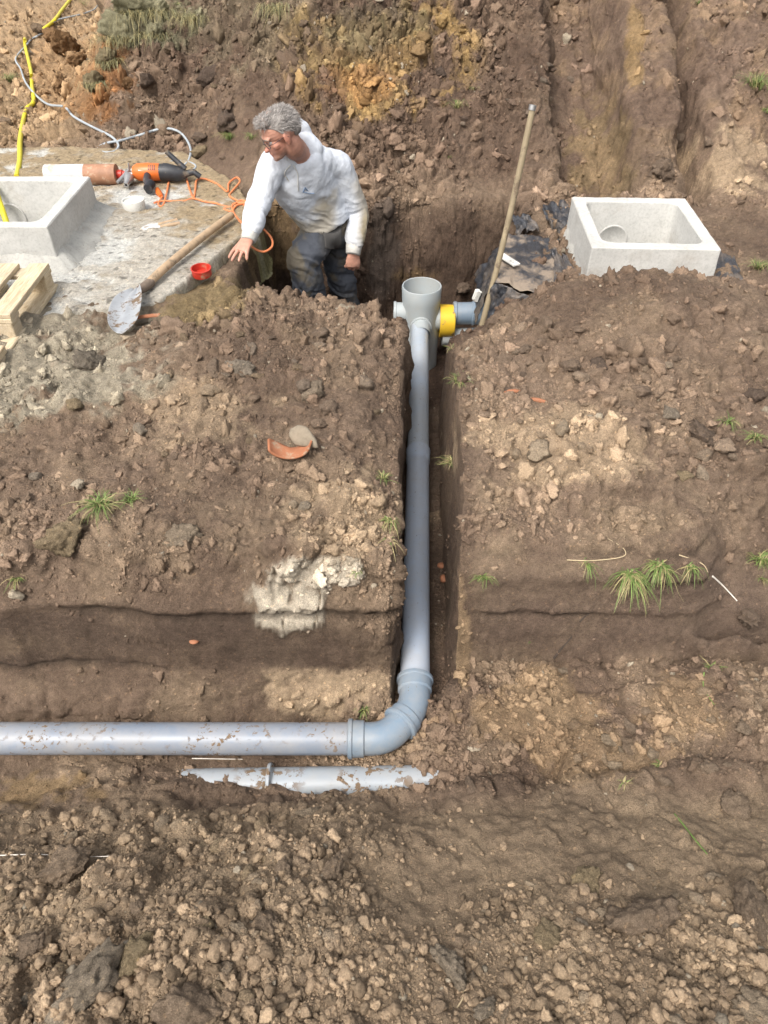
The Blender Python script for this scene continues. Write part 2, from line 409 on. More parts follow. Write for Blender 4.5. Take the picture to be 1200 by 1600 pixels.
    C = blend(C, c_dry * [1.05, 1, .9], .5 * ipatch(712, 1010, 22, 90, 1.4, 2.0, .35) * (X > .27) * (Z > .0))
    C = blend(C, c_dry * [.9, .83, .72], .45 * ipatch(900, 1130, 230, 75, 1.1, 1.8, .45, nb))
    C = blend(C, c_och * 1.1, .45 * ipatch(60, 1235, 90, 30, .8, 1.5))
    C = blend(C, c_och * 1.1, .95 * ipatch(590, 85, 120, 85, 5, 12, .3, nb)); C = blend(C, c_org, .5 * ipatch(570, 130, 70, 30, 5, 12, .4, nz)); C = blend(C, c_grn, .45 * ipatch(590, 45, 80, 40, 5, 12, .5))
    C = blend(C, c_org, .85 * ipatch(120, 115, 75, 60, 5.2, 14, .3)); C = blend(C, c_org, .7 * ipatch(160, 170, 50, 20, 5.2, 14, .45))
    C = blend(C, c_grn * 1.15, .7 * ipatch(240, 30, 60, 50, 5, 14, .4, nb)); C = blend(C, c_grn, .25 * ipatch(420, 40, 170, 60, 5, 14, .35, nb))
    C = blend(C, np.array([.15, .10, .073]), .65 * bankR)
    C = blend(C, c_och * [.9, 1, 1], .35 * ipatch(940, 230, 50, 80, 4.6, 9, .4)); C = blend(C, c_och * 1.05, .6 * ipatch(992, 80, 14, 60, 4.6, 12, .4))
    C = blend(C, c_dry, .7 * ipatch(1140, 250, 70, 50, 4, 9, .4))
    C = blend(C, c_och * .7, .5 * ipatch(410, 380, 60, 60, 4.0, 5.4, .4)); C = blend(C, c_och * .8, .4 * ipatch(640, 430, 40, 10, 4.4, 5.2, .4))
    C = blend(C, c_dry * 1.1, .6 * ipatch(880, 700, 160, 60, 1.8, 3.3, .5, nb)); C = blend(C, c_dry, .5 * ipatch(300, 640, 120, 60, 1.8, 3.3, .5, nb))
    C = blend(C, c_och * [.8, .9, .9], .55 * ipatch(300, 460, 90, 40, 3, 4.2, .4)); 
    C = blend(C, c_cem, .75 * ipatch(60, 560, 170, 90, 2.3, 3.9, .35, nb))
    C = blend(C, c_dry * [.88, .82, .72], .7 * ss(-2.1, -2.6, X) * ss(5.6, 6.2, Y))
    C = blend(C, c_dry * [1, .93, .82], .30 * bankR * ss(-.1, .6, nb))
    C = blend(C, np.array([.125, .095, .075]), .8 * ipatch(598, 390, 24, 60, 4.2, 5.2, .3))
    C = blend(C, np.array([.135, .094, .070]), .6 * frontR * ss(.42, .36, Z)); C = blend(C, c_dry * .9, .35 * ss(.40, .45, Z) * ss(2.2, 1.95, Y) * ss(1.7, 1.8, Y) * ss(.3, .4, X) * ss(-.2, .2, nb))
    C = blend(C, np.array([.105, .072, .052]), .75 * band); C = blend(C, np.array([.04, .028, .02]), .65 * np.maximum(gl, gr_))  # dark earth band, then shade of the cut grooves painted in
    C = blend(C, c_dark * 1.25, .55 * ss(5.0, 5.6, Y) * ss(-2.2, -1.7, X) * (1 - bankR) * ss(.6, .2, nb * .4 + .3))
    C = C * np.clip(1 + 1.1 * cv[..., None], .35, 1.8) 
    C = C * (1 + .22 * fbm(P * 30, 3)[..., None])
    nr, nc = X.shape
    idx = np.arange(nr * nc).reshape(nr, nc)
    F = np.stack([idx[:-1, :-1], idx[:-1, 1:], idx[1:, 1:], idx[1:, :-1]], -1).reshape(-1, 4)
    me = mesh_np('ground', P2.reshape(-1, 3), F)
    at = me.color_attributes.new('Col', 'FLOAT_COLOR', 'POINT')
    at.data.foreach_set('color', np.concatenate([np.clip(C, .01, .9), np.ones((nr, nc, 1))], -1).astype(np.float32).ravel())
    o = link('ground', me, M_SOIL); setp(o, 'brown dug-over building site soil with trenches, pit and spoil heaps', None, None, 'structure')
    return P2, normals(P2), C, rough, big
TP, TN, TC, TR, TB = terrain()
FP = TP.reshape(-1, 3); FN = TN.reshape(-1, 3); FC = TC.reshape(-1, 3)
TPX, TPY, TD = proj(FP)
TPX = np.where(TD > .1, TPX, -9999)
def hit(px, py, r=4):
    """the ground seen at a point of the photograph"""
    for k in (r, 10, 25, 60):
        m = np.nonzero((np.abs(TPX - px) < k) & (np.abs(TPY - py) < k))[0]
        if len(m):
            dm = TD[m].min(); q = m[TD[m] < dm + .08]
            d = (TPX[q] - px) ** 2 + (TPY[q] - py) ** 2; j = q[np.argmin(d)]
            return FP[j].copy(), FN[j].copy(), FC[j].copy()
    return GZ(px, py, .5), np.array([0, 0, 1.]), np.array([.2, .15, .1])
def zat(x, y):
    j = np.argmin((FP[:, 0] - x) ** 2 + (FP[:, 1] - y) ** 2); return FP[j, 2]
def Pg(px, py, dz=0):
    p = hit(px, py)[0]; p[2] += dz; return p
#@@OBJECTS@@
# ============================================================ LOOSE SOIL: crumbs, clods, stones
def ico(sub):
    import bmesh
    bm = bmesh.new(); bmesh.ops.create_icosphere(bm, subdivisions=sub, radius=1)
    V = np.array([v.co[:] for v in bm.verts]); F = [tuple(v.index for v in f.verts) for f in bm.faces]; bm.free(); return V, F
def clod_mesh(name, seed, sub=2, cuts=7, rough=.16, asp=(1, .8, .62)):
    r = np.random.RandomState(seed); V, F = ico(sub)
    V = V * (1 + rough * fbm(V * 1.7 + seed * 3.3, 3)[:, None] * 1.6)
    for k in range(cuts):
        n = r.normal(size=3); n /= np.linalg.norm(n); d = r.uniform(.55, .86)
        e = V @ n - d; V = V - np.maximum(e, 0)[:, None] * n * .92
    V = V * np.array(asp) * r.uniform(.85, 1.15, 3)
    f1, f2, _ = worley(V * 2.6 / max(asp[0], .5) + seed)
    V = V * (1 + rough * 1.3 * fbm(V * 5 + seed, 3)[:, None] + rough * .9 * (ss(0, .35, f2 - f1)[:, None] - .6))
    return mesh_np(name, V, F, True)
M_CRUMB, ntc, bc = newmat('soil_crumb', .95, .2)
_a = ntc.nodes.new('ShaderNodeAttribute'); _a.attribute_type = 'INSTANCER'; _a.attribute_name = 'ccol'
_v = geovec(ntc)
_c = mix(ntc, _a.outputs['Color'], ramp(ntc, noise(ntc, 190, 5, .7, _v), [(.3, .62), (.5, 1), (.7, 1.4)]), 1, 'MULTIPLY')
ntc.links.new(_c, bc.inputs['Base Color']); bump(ntc, bc, noise(ntc, 170, 5, .75, _v), .8, .006)

protos = bpy.data.collections.new('crumb_shapes')
for k in range(10):
    me = clod_mesh('crumb', 100 + k, 3 if k < 3 else 2 if k < 6 else 1, 7, .27); me.materials.append(M_CRUMB)
    protos.objects.link(bpy.data.objects.new('crumb_%02d' % k, me))
for k in range(5):
    me = clod_mesh('crumb', 160 + k, 3, 4, .15, (1, .86, .8)); me.materials.append(M_CRUMB)
    protos.objects.link(bpy.data.objects.new('crumb_%02d' % (10 + k), me))
def crumbs():
    nr, nc = TR.shape
    n = 430000
    i = RNG.randint(14, nr - 45, n); j = RNG.randint(1, nc - 1, n)
    p = TP[i, j] + (TP[i, j + 1] - TP[i, j]) * RNG.rand(n, 1) + (TP[i - 1, j] - TP[i, j]) * RNG.rand(n, 1)
    x, y = p[:, 0], p[:, 1]
    clump = fbm(p * 2.3 + 5, 3) * .9 + fbm(p * 9 + 8, 2) * .55
    rg = TR[i, j]
    dens = np.clip(.30 + .85 * clump + .5 * (rg - .45), .05, 1)
    nrm = TN[i, j]
    lm = ss(1.12, 1.0, y) * ss(.12, -.15, x); rm = ss(.8, .66, y) * ss(.1, .3, x); fgm = ss(1.18, 1.1, y)
    dens = np.where(fgm > .5, np.clip(dens * .5 + .55 * lm + .35 * rm, .1, 1), dens)
    dens *= np.clip(nrm[:, 2] * 1.6, .12, 1)
    slab = (x < -.78) * (y > 3.1) * (y < 5.75)
    dens = np.where(slab, .03, dens)
    tren = (np.abs(x - xpipe(y) - .04) < .13) * (y > 1.5) * (y < 4.3)
    dens = np.where(tren, dens * .5, dens)
    dens *= np.where((y > 1.15) & (y < 1.5) & (x < .1), .55, 1)
    smooth_bank = ss(1.15, 1.5, x) * ss(4.9, 5.3, y); dens *= 1 - .2 * smooth_bank
    keep = RNG.rand(n) < dens
    p, nrm, i, j, clump, rg = p[keep], nrm[keep], i[keep], j[keep], clump[keep], rg[keep]; n = len(p)
    u = RNG.rand(n); x, y = p[:, 0], p[:, 1]
    s = .0026 * (1 - u * .9995) ** (-1 / 2.1)
    s = np.minimum(s, np.where(y > 2.0, .030, .023)) * (1 + .55 * np.clip(clump, 0, 1)) * (1 + .16 * np.maximum(p[:, 1] - 1, 0))
    s *= np.where(rg > .9, 1.12, 1); fg2 = (y < 1.15); lm = ss(1.12, 1.0, y) * ss(.12, -.15, x); rm = ss(.8, .66, y) * ss(.1, .3, x)
    s = np.where(fg2, np.minimum(s, .0185) * (.72 + .42 * lm + .45 * rm) * np.where(RNG.rand(n) < .3, .6, 1), s)
    s = np.where((np.abs(p[:, 0] - xpipe(p[:, 1])) < .15) & (p[:, 1] < 4.2) & (p[:, 1] > 1.5), np.minimum(s, .012), s)
    s = np.where(nrm[:, 2] < .5, np.minimum(s, .013), s)
    p = p + nrm * (s * RNG.uniform(-.55, .2, n))[:, None]
    col = TC[i, j] * RNG.uniform(.75, 1.22, (n, 1)) * (1 + .10 * ss(.006, .02, s))[:, None]
    col = col * np.where(y < 1.2, .84, 1)[:, None] * (1 + .22 * np.where(y < 1.2, RNG.normal(size=n) * .8, 0))[:, None].clip(.5, 1.6)
    light = RNG.rand(n) < .015; col[light] = np.array([.30, .25, .185]) * RNG.uniform(.7, 1.2, (light.sum(), 1))
    me = bpy.data.meshes.new('soil_crumbs'); me.vertices.add(n); me.vertices.foreach_set('co', p.astype(np.float32).ravel())
    def A(nm, ty, arr, ch): a = me.attributes.new(nm, ty, 'POINT'); a.data.foreach_set(ch, arr.astype(np.float32).ravel())
    A('crot', 'FLOAT_VECTOR', RNG.uniform(0, 6.28, (n, 3)), 'vector')
    A('cscl', 'FLOAT_VECTOR', s[:, None] * RNG.uniform(.75, 1.25, (n, 3)), 'vector')
    A('ccol', 'FLOAT_COLOR', np.concatenate([np.clip(col, 0, .8), np.ones((n, 1))], 1), 'color')
    ai = me.attributes.new('cidx', 'INT', 'POINT'); ai.data.foreach_set('value', np.where((y < 1.15) & (s > .006) & (RNG.rand(n) < .42), RNG.randint(10, 15, n), np.where(s > .014, RNG.randint(0, 3, n), RNG.randint(3, 10, n))).astype(np.int32))
    o = link('soil_crumbs', me, M_CRUMB); setp(o, 'loose brown soil crumbs and small clods scattered over the whole site', 'loose soil', None, 'stuff')
    g = bpy.data.node_groups.new('crumbs', 'GeometryNodeTree')
    g.interface.new_socket('Geometry', in_out='INPUT', socket_type='NodeSocketGeometry'); g.interface.new_socket('Geometry', in_out='OUTPUT', socket_type='NodeSocketGeometry')
    gi = g.nodes.new('NodeGroupInput'); go = g.nodes.new('NodeGroupOutput')
    ip = g.nodes.new('GeometryNodeInstanceOnPoints'); ci = g.nodes.new('GeometryNodeCollectionInfo')
    ci.inputs['Collection'].default_value = protos; ci.inputs['Separate Children'].default_value = True; ci.inputs['Reset Children'].default_value = True
    def na(nm, ty):
        q = g.nodes.new('GeometryNodeInputNamedAttribute'); q.data_type = ty; q.inputs['Name'].default_value = nm; return q.outputs['Attribute']
    er = g.nodes.new('FunctionNodeEulerToRotation')
    g.links.new(na('crot', 'FLOAT_VECTOR'), er.inputs[0])
    g.links.new(gi.outputs[0], ip.inputs['Points']); g.links.new(ci.outputs[0], ip.inputs['Instance'])
    ip.inputs['Pick Instance'].default_value = True
    g.links.new(na('cidx', 'INT'), ip.inputs['Instance Index']); g.links.new(er.outputs[0], ip.inputs['Rotation']); g.links.new(na('cscl', 'FLOAT_VECTOR'), ip.inputs['Scale'])
    g.links.new(ip.outputs[0], go.inputs[0])
    md = o.modifiers.new('crumbs', 'NODES'); md.node_group = g
crumbs()

KC = dict(brown=(.165, .122, .088), dark=(.075, .056, .045), dry=(.30, .24, .17), ochre=(.215, .17, .095), grey=(.235, .205, .16))
M_CLOD = soil_mat('clod_soil', (1, 1, 1), False, True)
CMESH = {}
def clod_obj(px, py, wpx, kind='brown', label=None, cat='clod', group=None, name='soil_clod', asp=None, sink=.25, rz=None, k=.6):
    P, Nn, gc = hit(px, py); _, _, dep = proj(P); r = wpx * .5 * dep / FPX
    sh = random.randrange(10); key = (sh, name, asp is not None)
    if key not in CMESH:
        CMESH[key] = clod_mesh(name, 300 + sh * 7 + len(name), 4 if asp else 3, 9, .22 if name != 'stone' else .1, (1, .8, .7)); CMESH[key].materials.append(M_CLOD)
    o = bpy.data.objects.new(name, CMESH[key]); COL.objects.link(o)
    a = asp or (1, random.uniform(.8, 1.1), random.uniform(.7, 1.0))
    o.scale = (r * a[0] * 1.12, r * a[1] * 1.12, r * a[2] * 1.12)
    o.rotation_euler = (random.uniform(-.35, .35), random.uniform(-.35, .35), random.uniform(0, 6.28) if rz is None else rz)
    o.location = tuple(P + Nn * r * (.62 * a[2] * .8 - sink - .12))
    c = (np.array(KC[kind]) * k + gc * (1 - k)) * random.uniform(.88, 1.14); o.color = (*map(float, c), 1)
    return setp(o, label, cat, group)
# clods that can be told apart (x, y, width in the photograph)
for c in [
 (1000, 1442, 92, 'brown', 'largest grey brown soil clod in the lower right foreground'),
 (860, 1468, 50, 'ochre', 'rounded olive yellow clod beside the biggest foreground clod', 'clod'),
 (942, 1427, 32, 'dry', 'small pale cream stone touching the big foreground clod', 'stone'),
 (908, 1446, 26, 'grey', 'small oval grey stone between the olive clod and the cream stone', 'stone'),
 (915, 1385, 60, 'ochre', 'tan clod just above the small cream stone', 'clod'),
 (1175, 1430, 90, 'brown', 'smooth dark clod cut by the right edge near the bottom'),
 (1180, 1585, 70, 'dry', 'pale brown clod in the bottom right corner'),
 (705, 1512, 62, 'grey', 'crusty grey clod beside a dark hole at the bottom'),
 (758, 1582, 42, 'grey', 'grey whitish clod at the bottom edge below the crusty one'),
 (1058, 1592, 26, 'dry', 'pale little stone at the bottom edge right of centre', 'stone'),
 (470, 1222, 26, 'brown', 'upright brown clod leaning on the half buried pipe'),
 (480, 1274, 38, 'dry', 'squarish cream clod on top of the foreground mound'),
 (105, 1355, 80, 'brown', 'dark cone shaped clod on the left side of the foreground'),
 (442, 1358, 42, 'brown', 'brown clod high on the middle of the foreground mound'),
 (518, 1367, 48, 'brown', 'broad flat clod on the right shoulder of the foreground mound'),
 (405, 1380, 24, 'dry', 'pale upright clod on the foreground mound left of the broad one'),
 (376, 1456, 34, 'dry', 'light tan clod in the middle of the foreground mound'),
 (419, 1448, 48, 'brown', 'long slanting clod right of the light tan one'),
 (318, 1445, 34, 'ochre', 'rough yellowish clod left of the light tan one'),
 (215, 1500, 74, 'ochre', 'bulky olive brown clod low on the foreground mound'),
 (130, 1545, 120, 'grey', 'huge cracked grey olive clod in the lower left corner'),
 (300, 1578, 110, 'brown', 'large smooth slab of earth at the bottom edge'),
 (45, 1482, 60, 'dark', 'dark smooth clod at the left edge of the foreground'),
 (42, 1568, 36, 'grey', 'small grey clod in the lower left corner'),
 (215, 1415, 34, 'brown', 'brown clod left of the mound top'),
 (112, 1308, 20, 'dry', 'small tan clod by the thin white string'),
 (95, 845, 66, 'ochre', 'tan lump of clay at the left edge of the trench bank'),
 (286, 843, 58, 'dry', 'dry crumbly clod on the trench bank below the grass tuft'),
 (218, 675, 36, 'grey', 'pale grey square stone on the left heap', 'stone'),
 (140, 570, 52, 'dark', 'dark chunk of topsoil below the pallet'),
 (116, 632, 30, 'ochre', 'yellow clay lump left of the heap below the dark chunk'),
 (55, 745, 20, 'grey', 'small grey pebble near the left edge', 'stone'),
 (512, 640, 38, 'brown', 'brown angular clod above the orange shard'),
 (490, 612, 40, 'dry', 'tan angular clod on top of the left heap'),
 (378, 577, 44, 'grey', 'flat grey brown clod high on the left heap'),
 (335, 578, 30, 'brown', 'brown clod left of the flat grey one'),
 (500, 525, 30, 'brown', 'brown clod on the heap crest near the trench'),
 (457, 790, 16, 'dry', 'tiny pale stone under the orange shard', 'stone'),
 (475, 790, 24, 'grey', 'pale flat stone above the white sand patch', 'stone'),
 (893, 575, 46, 'brown', 'blocky brown clod on the right heap'),
 (935, 572, 30, 'dark', 'dark clod beside the blocky brown one'),
 (1095, 682, 58, 'dark', 'big dark chunk on the right heap'),
 (1175, 620, 44, 'dark', 'dark clod at the right edge of the right heap'),
 (1045, 647, 30, 'grey', 'grey angular clod left of the big dark chunk'),
 (1040, 573, 22, 'dry', 'rounded tan stone on the right heap', 'stone'),
 (880, 672, 38, 'dry', 'flat tan clod in the middle of the right heap'),
 (845, 705, 40, 'dry', 'thin tan flake of clay on the right heap'),
 (1100, 742, 32, 'dry', 'pale pointed clod at the right side of the right heap'),
 (1068, 745, 26, 'ochre', 'yellowish clod left of the pale pointed one'),
 (1168, 960, 42, 'brown', 'rounded brown clod in the gap at the right edge'),
 (820, 545, 26, 'brown', 'brown clod near the lower end of the right crest'),
 (955, 438, 32, 'brown', 'reddish brown clod against the front of the concrete chamber'),
 (1065, 220, 34, 'brown', 'pinkish brown stone on the bank behind the concrete chamber', 'stone'),
 (1033, 268, 44, 'brown', 'round brown clod above the concrete chamber'),
 (1110, 222, 22, 'brown', 'small clod right of the pinkish stone on the bank'),
 (953, 1155, 26, 'dry', 'pale blocky clod on the trench floor right of the pipe bend'),
 (975, 1172, 18, 'dry', 'small cream clod right of the pale blocky one'),
 (957, 1195, 24, 'dry', 'cream clod below the pale blocky one'),
 (1020, 1180, 30, 'dry', 'sandy clod on the lumpy floor at the right'),
 (985, 1165, 32, 'brown', 'long brown clod between the sandy clods'),
 (883, 1048, 18, 'dry', 'small tan clod at the foot of the right bank'),
 (735, 1228, 34, 'brown', 'soft brown clod at the end of the half buried pipe'),
 (1145, 1265, 60, 'brown', 'dark flat clod at the right edge below the trench floor'),
 (330, 118, 40, 'dark', 'dark round clod on the spoil heap above the worker'),
 (355, 128, 22, 'brown', 'small brown clod beside the dark round one on the spoil heap'),
 (313, 215, 26, 'dark', 'dark clod at the foot of the spoil heap'),
 (312, 238, 28, 'ochre', 'olive clod at the foot of the spoil heap by the grey cable'),
 (5, 190, 24, 'dark', 'dark clod at the left edge near the yellow hose'),
 (55, 48, 26, 'dark', 'dark clod beside the upper yellow hose'),
 (227, 128, 30, 'dark', 'dark lump between the green sods and the heap'),
 (355, 190, 50, 'dark', 'dark block of earth holding the grass tuft behind the worker'),
 (452, 255, 26, 'dark', 'dark clod beside the large round one on the spoil heap'),
 (690, 115, 22, 'dark', 'dark grey clod in the middle of the spoil heap'),
 (722, 450, 30, 'brown', 'smooth brown lump in the pit behind the yellow coupling'),
 ]:
    cat = c[5] if len(c) > 5 else 'clod'
    clod_obj(c[0], c[1], c[2], c[3], c[4], cat, name='stone' if cat == 'stone' else 'soil_clod', asp=(1, .9, .95) if c[2] > 40 else None)
# many alike clods, one object each, by heap
LAND = [(1000, 1442, 'the largest right foreground clod'), (860, 1468, 'the olive foreground clod'), (915, 1385, 'the tan clod over the cream stone'), (1175, 1430, 'the smooth clod at the right edge'), (1180, 1585, 'the bottom right corner clod'),
 (705, 1512, 'the dark hole at the bottom'), (480, 1274, 'the squarish cream clod'), (105, 1355, 'the cone shaped clod'), (442, 1358, 'the brown clod high on the mound'), (518, 1367, 'the broad flat mound clod'), (376, 1456, 'the light tan mound clod'), (215, 1500, 'the bulky olive clod'),
 (130, 1545, 'the huge cracked clod'), (300, 1578, 'the earth slab at the bottom edge'), (45, 1482, 'the dark clod at the left edge'), (215, 1415, 'the brown clod left of the mound top'), (218, 675, 'the square stone on the left heap'), (140, 570, 'the dark topsoil chunk'),
 (460, 715, 'the orange terracotta shard'), (512, 640, 'the angular clod above the shard'), (378, 577, 'the flat clod high on the left heap'), (500, 525, 'the brown clod on the left crest'), (893, 575, 'the blocky right heap clod'), (1095, 682, 'the big dark chunk'), (1175, 620, 'the dark clod at the right heap edge'),
 (820, 620, 'the two thin orange shards'), (880, 672, 'the flat tan clod on the right heap'), (1040, 573, 'the rounded tan stone'), (845, 705, 'the thin tan clay flake'), (1100, 742, 'the pale pointed clod'), (718, 596, 'the upper trench lip grass'), (953, 1155, 'the pale blocky floor clod'), (1020, 1180, 'the sandy floor clod'), (1105, 1060, 'the green seedling'),
 (883, 1048, 'the right bank foot'), (330, 118, 'the round clod above the worker'), (190, 55, 'the big green sod'), (430, 180, 'the head of the worker'), (500, 120, 'the ochre patch of the heap'), (830, 172, 'the top of the staff'), (716, 168, 'the grass above the staff'), (1000, 1330, 'the green stem in the foreground')]
ORD = ['nearest', 'second nearest', 'third nearest', 'fourth nearest', 'fifth nearest', 'sixth nearest', 'seventh nearest', 'eighth nearest', 'ninth nearest', 'tenth nearest', 'eleventh nearest', 'twelfth nearest']
GEN = []
def clod_region(n, box, sz, kinds, label, group):
    for _ in range(n):
        px, py = random.uniform(box[0], box[2]), random.uniform(box[1], box[3])
        s = sz[0] * (1 - random.random() * .985) ** (-.38); s = min(s, sz[1])
        kd = random.choice(kinds); GEN.append((clod_obj(px, py, s, kd, label, 'clod', group, sink=.34, k=.3), px, py, kd))
def label_clods():
    cell = {}
    for o, px, py, kd in GEN:
        i = min(range(len(LAND)), key=lambda q: (LAND[q][0] - px) ** 2 + (LAND[q][1] - py) ** 2); dx, dy = px - LAND[i][0], py - LAND[i][1]
        dr = ('right of' if dx > 0 else 'left of') if abs(dx) > abs(dy) else ('below' if dy > 0 else 'above')
        cell.setdefault((i, dr), []).append((dx * dx + dy * dy, o, kd))
    for (i, dr), L in cell.items():
        L.sort(key=lambda q: q[0])
        for k, (_, o, kd) in enumerate(L):
            o['label'] = '%s clod, %s %s %s' % ({'dry': 'pale tan', 'grey': 'greyish', 'ochre': 'yellowish', 'dark': 'dark'}.get(kd, 'brown'), ORD[min(k, 11)], dr, LAND[i][2])
clod_region(62, (150, 1240, 560, 1600), (17, 34), ['brown', 'brown', 'dry', 'ochre', 'grey'], 'fist sized soil clod lying in the foreground mound', 'clods in the foreground mound')
clod_region(20, (0, 1340, 150, 1600), (16, 30), ['brown', 'brown', 'ochre'], 'soil clod at the left foot of the foreground mound', 'clods at the left foot of the mound')
clod_region(40, (600, 1370, 1200, 1600), (15, 30), ['brown', 'brown', 'dry', 'grey', 'dark'], 'soil clod in the stony lower right foreground', 'clods in the lower right foreground')
clod_region(52, (740, 500, 1200, 720), (15, 34), ['brown', 'brown', 'dark', 'dry', 'brown'], 'angular soil clod on the right heap beside the pipe trench', 'clods on the right heap')
clod_region(42, (200, 500, 590, 740), (14, 32), ['brown', 'dry', 'ochre', 'brown', 'grey'], 'angular soil clod on the left heap beside the pipe trench', 'clods on the left heap')
clod_region(30, (880, 1060, 1200, 1220), (13, 26), ['dry', 'brown', 'dry'], 'sandy clod on the trench floor right of the pipe bend', 'sandy clods on the trench floor')
clod_region(24, (200, 60, 560, 260), (9, 18), ['brown', 'dark', 'ochre'], 'small clod on the spoil heap behind the worker', 'clods on the spoil heap')
clod_region(24, (720, 80, 900, 200), (9, 16), ['dark', 'brown', 'grey'], 'greyish clod in the middle of the big bank', 'clods on the middle of the bank')

label_clods()

# ============================================================ CONCRETE SLAB
def cementstuff(name, col=(.50, .49, .46), dark=.8, bs=.4):
    m, nt, b = newmat(name, .9, .3); v = geovec(nt)
    c = mix(nt, col, ramp(nt, noise(nt, 3.5, 8, .65, v), [(.3, dark), (.7, 1.1)]), 1, 'MULTIPLY')
    c = mix(nt, c, ramp(nt, noise(nt, 70, 5, .7, v), [(.28, .78), (.5, 1), (.8, 1.1)]), 1, 'MULTIPLY')
    vo = N(nt, 'ShaderNodeTexVoronoi', Scale=55.0); nt.links.new(v, vo.inputs['Vector'])
    pits = ramp(nt, vo.outputs['Distance'], [(.10, 1), (.17, 0)])
    sel = ramp(nt, noise(nt, 30, 3, .6, v), [(.55, 0), (.62, 1)])
    pf = mix(nt, (0, 0, 0), pits, sel)
    c = mix(nt, c, tuple(q * .45 for q in col), pf); c = mix(nt, c, (.24, .18, .125), ramp(nt, noise(nt, 4.5, 9, .78, v), [(.55, 0), (.75, .5)])); nt.links.new(c, b.inputs['Base Color'])
    p = bump(nt, b, noise(nt, 120, 6, .7, v), bs, .004)
    bump(nt, b, pf, .5, -.004, p)
    return m
M_CONC = cementstuff('concrete'); M_MORTAR = cementstuff('mortar', (.43, .42, .385), .75, .8)
SLZ = .605
def slab():
    poly = np.array([GZ(px, py, .6)[:2] for px, py in ((-260, 233), (110, 233), (290, 240), (372, 288), (404, 335), (410, 398), (352, 470), (250, 480), (150, 560), (-400, 700))])
    x = np.linspace(-4.3, -.68, 420); y = np.linspace(2.6, 5.9, 400); X, Y = np.meshgrid(x, y)
    d = np.full(X.shape, 9.)
    for a, b in zip(poly, np.roll(poly, -1, 0)):
        t = (b - a) / np.linalg.norm(b - a); d = np.minimum(d, (X - a[0]) * t[1] - (Y - a[1]) * t[0])
    e = d + .02 * n2(X, Y, 6, 30)
    n = n2(X, Y, 2.5, 31, 5); f = n2(X, Y, 14, 32, 5); clay = ss(-.05, .3, n + .35 * f + .62 * ss(-1.7, -1.1, X) - .20 + .4 * ss(4.6, 5.4, Y))
    Z = SLZ - .30 * ss(.016, -.028, e) + .004 * f + clay * (.012 + .012 * n2(X, Y, 18, 33, 4)) + .010 * n * clay
    X = X + .018 * n2(Z * 3 + X, Y, 9, 34) * ss(.05, 0, e)
    P = np.stack([X, Y, Z], -1)
    m = (e > -.05); idx = np.arange(X.size).reshape(X.shape)
    q = m[:-1, :-1] & m[1:, :-1] & m[:-1, 1:] & m[1:, 1:]
    F = np.stack([idx[:-1, :-1], idx[:-1, 1:], idx[1:, 1:], idx[1:, :-1]], -1)[q]
    cem = np.array([.57, .56, .52]); cl = np.array([.36, .275, .17]); dk = np.array([.22, .16, .09]); gr = np.array([.23, .21, .09])
    br = ss(.1, .5, pt_in(X, Y, -1.55, 3.6, .6, .7) + .35 * n + .35 * f)
    C = cem * (1 - clay[..., None]) + cl * clay[..., None]
    C = C * (1 - .6 * br[..., None]) + cem * 1.05 * .6 * br[..., None]
    C = C * (1 - (ss(.2, .7, f + .3 * n) * .45)[..., None]) + dk * (ss(.2, .7, f + .3 * n) * .45)[..., None]
    C = C * (1 - (ss(.02, -.02, e) * .85)[..., None]) + gr * (ss(.02, -.02, e) * .85)[..., None]
    specks = ss(.35, .5, n2(X, Y, 30, 36, 3)); C = C * (1 - .55 * specks[..., None])
    fc = P.reshape(-1, 3)[F].mean(1); F = F[~((fc[:, 0] < -1.775) & (fc[:, 0] > -2.5) & (fc[:, 1] > 3.82) & (fc[:, 1] < 4.47))]
    use = np.unique(F); rm = np.zeros(X.size, int); rm[use] = np.arange(len(use))
    me = mesh_np('concrete_slab', P.reshape(-1, 3)[use], rm[F])
    at = me.color_attributes.new('Col', 'FLOAT_COLOR', 'POINT')
    at.data.foreach_set('color', np.concatenate([C.reshape(-1, 3)[use], np.ones((len(use), 1))], -1).astype(np.float32).ravel())
    o = link('concrete_slab', me, M_SOIL); setp(o, 'old concrete slab smeared with pale cement and clay', None, None, 'structure')
slab()

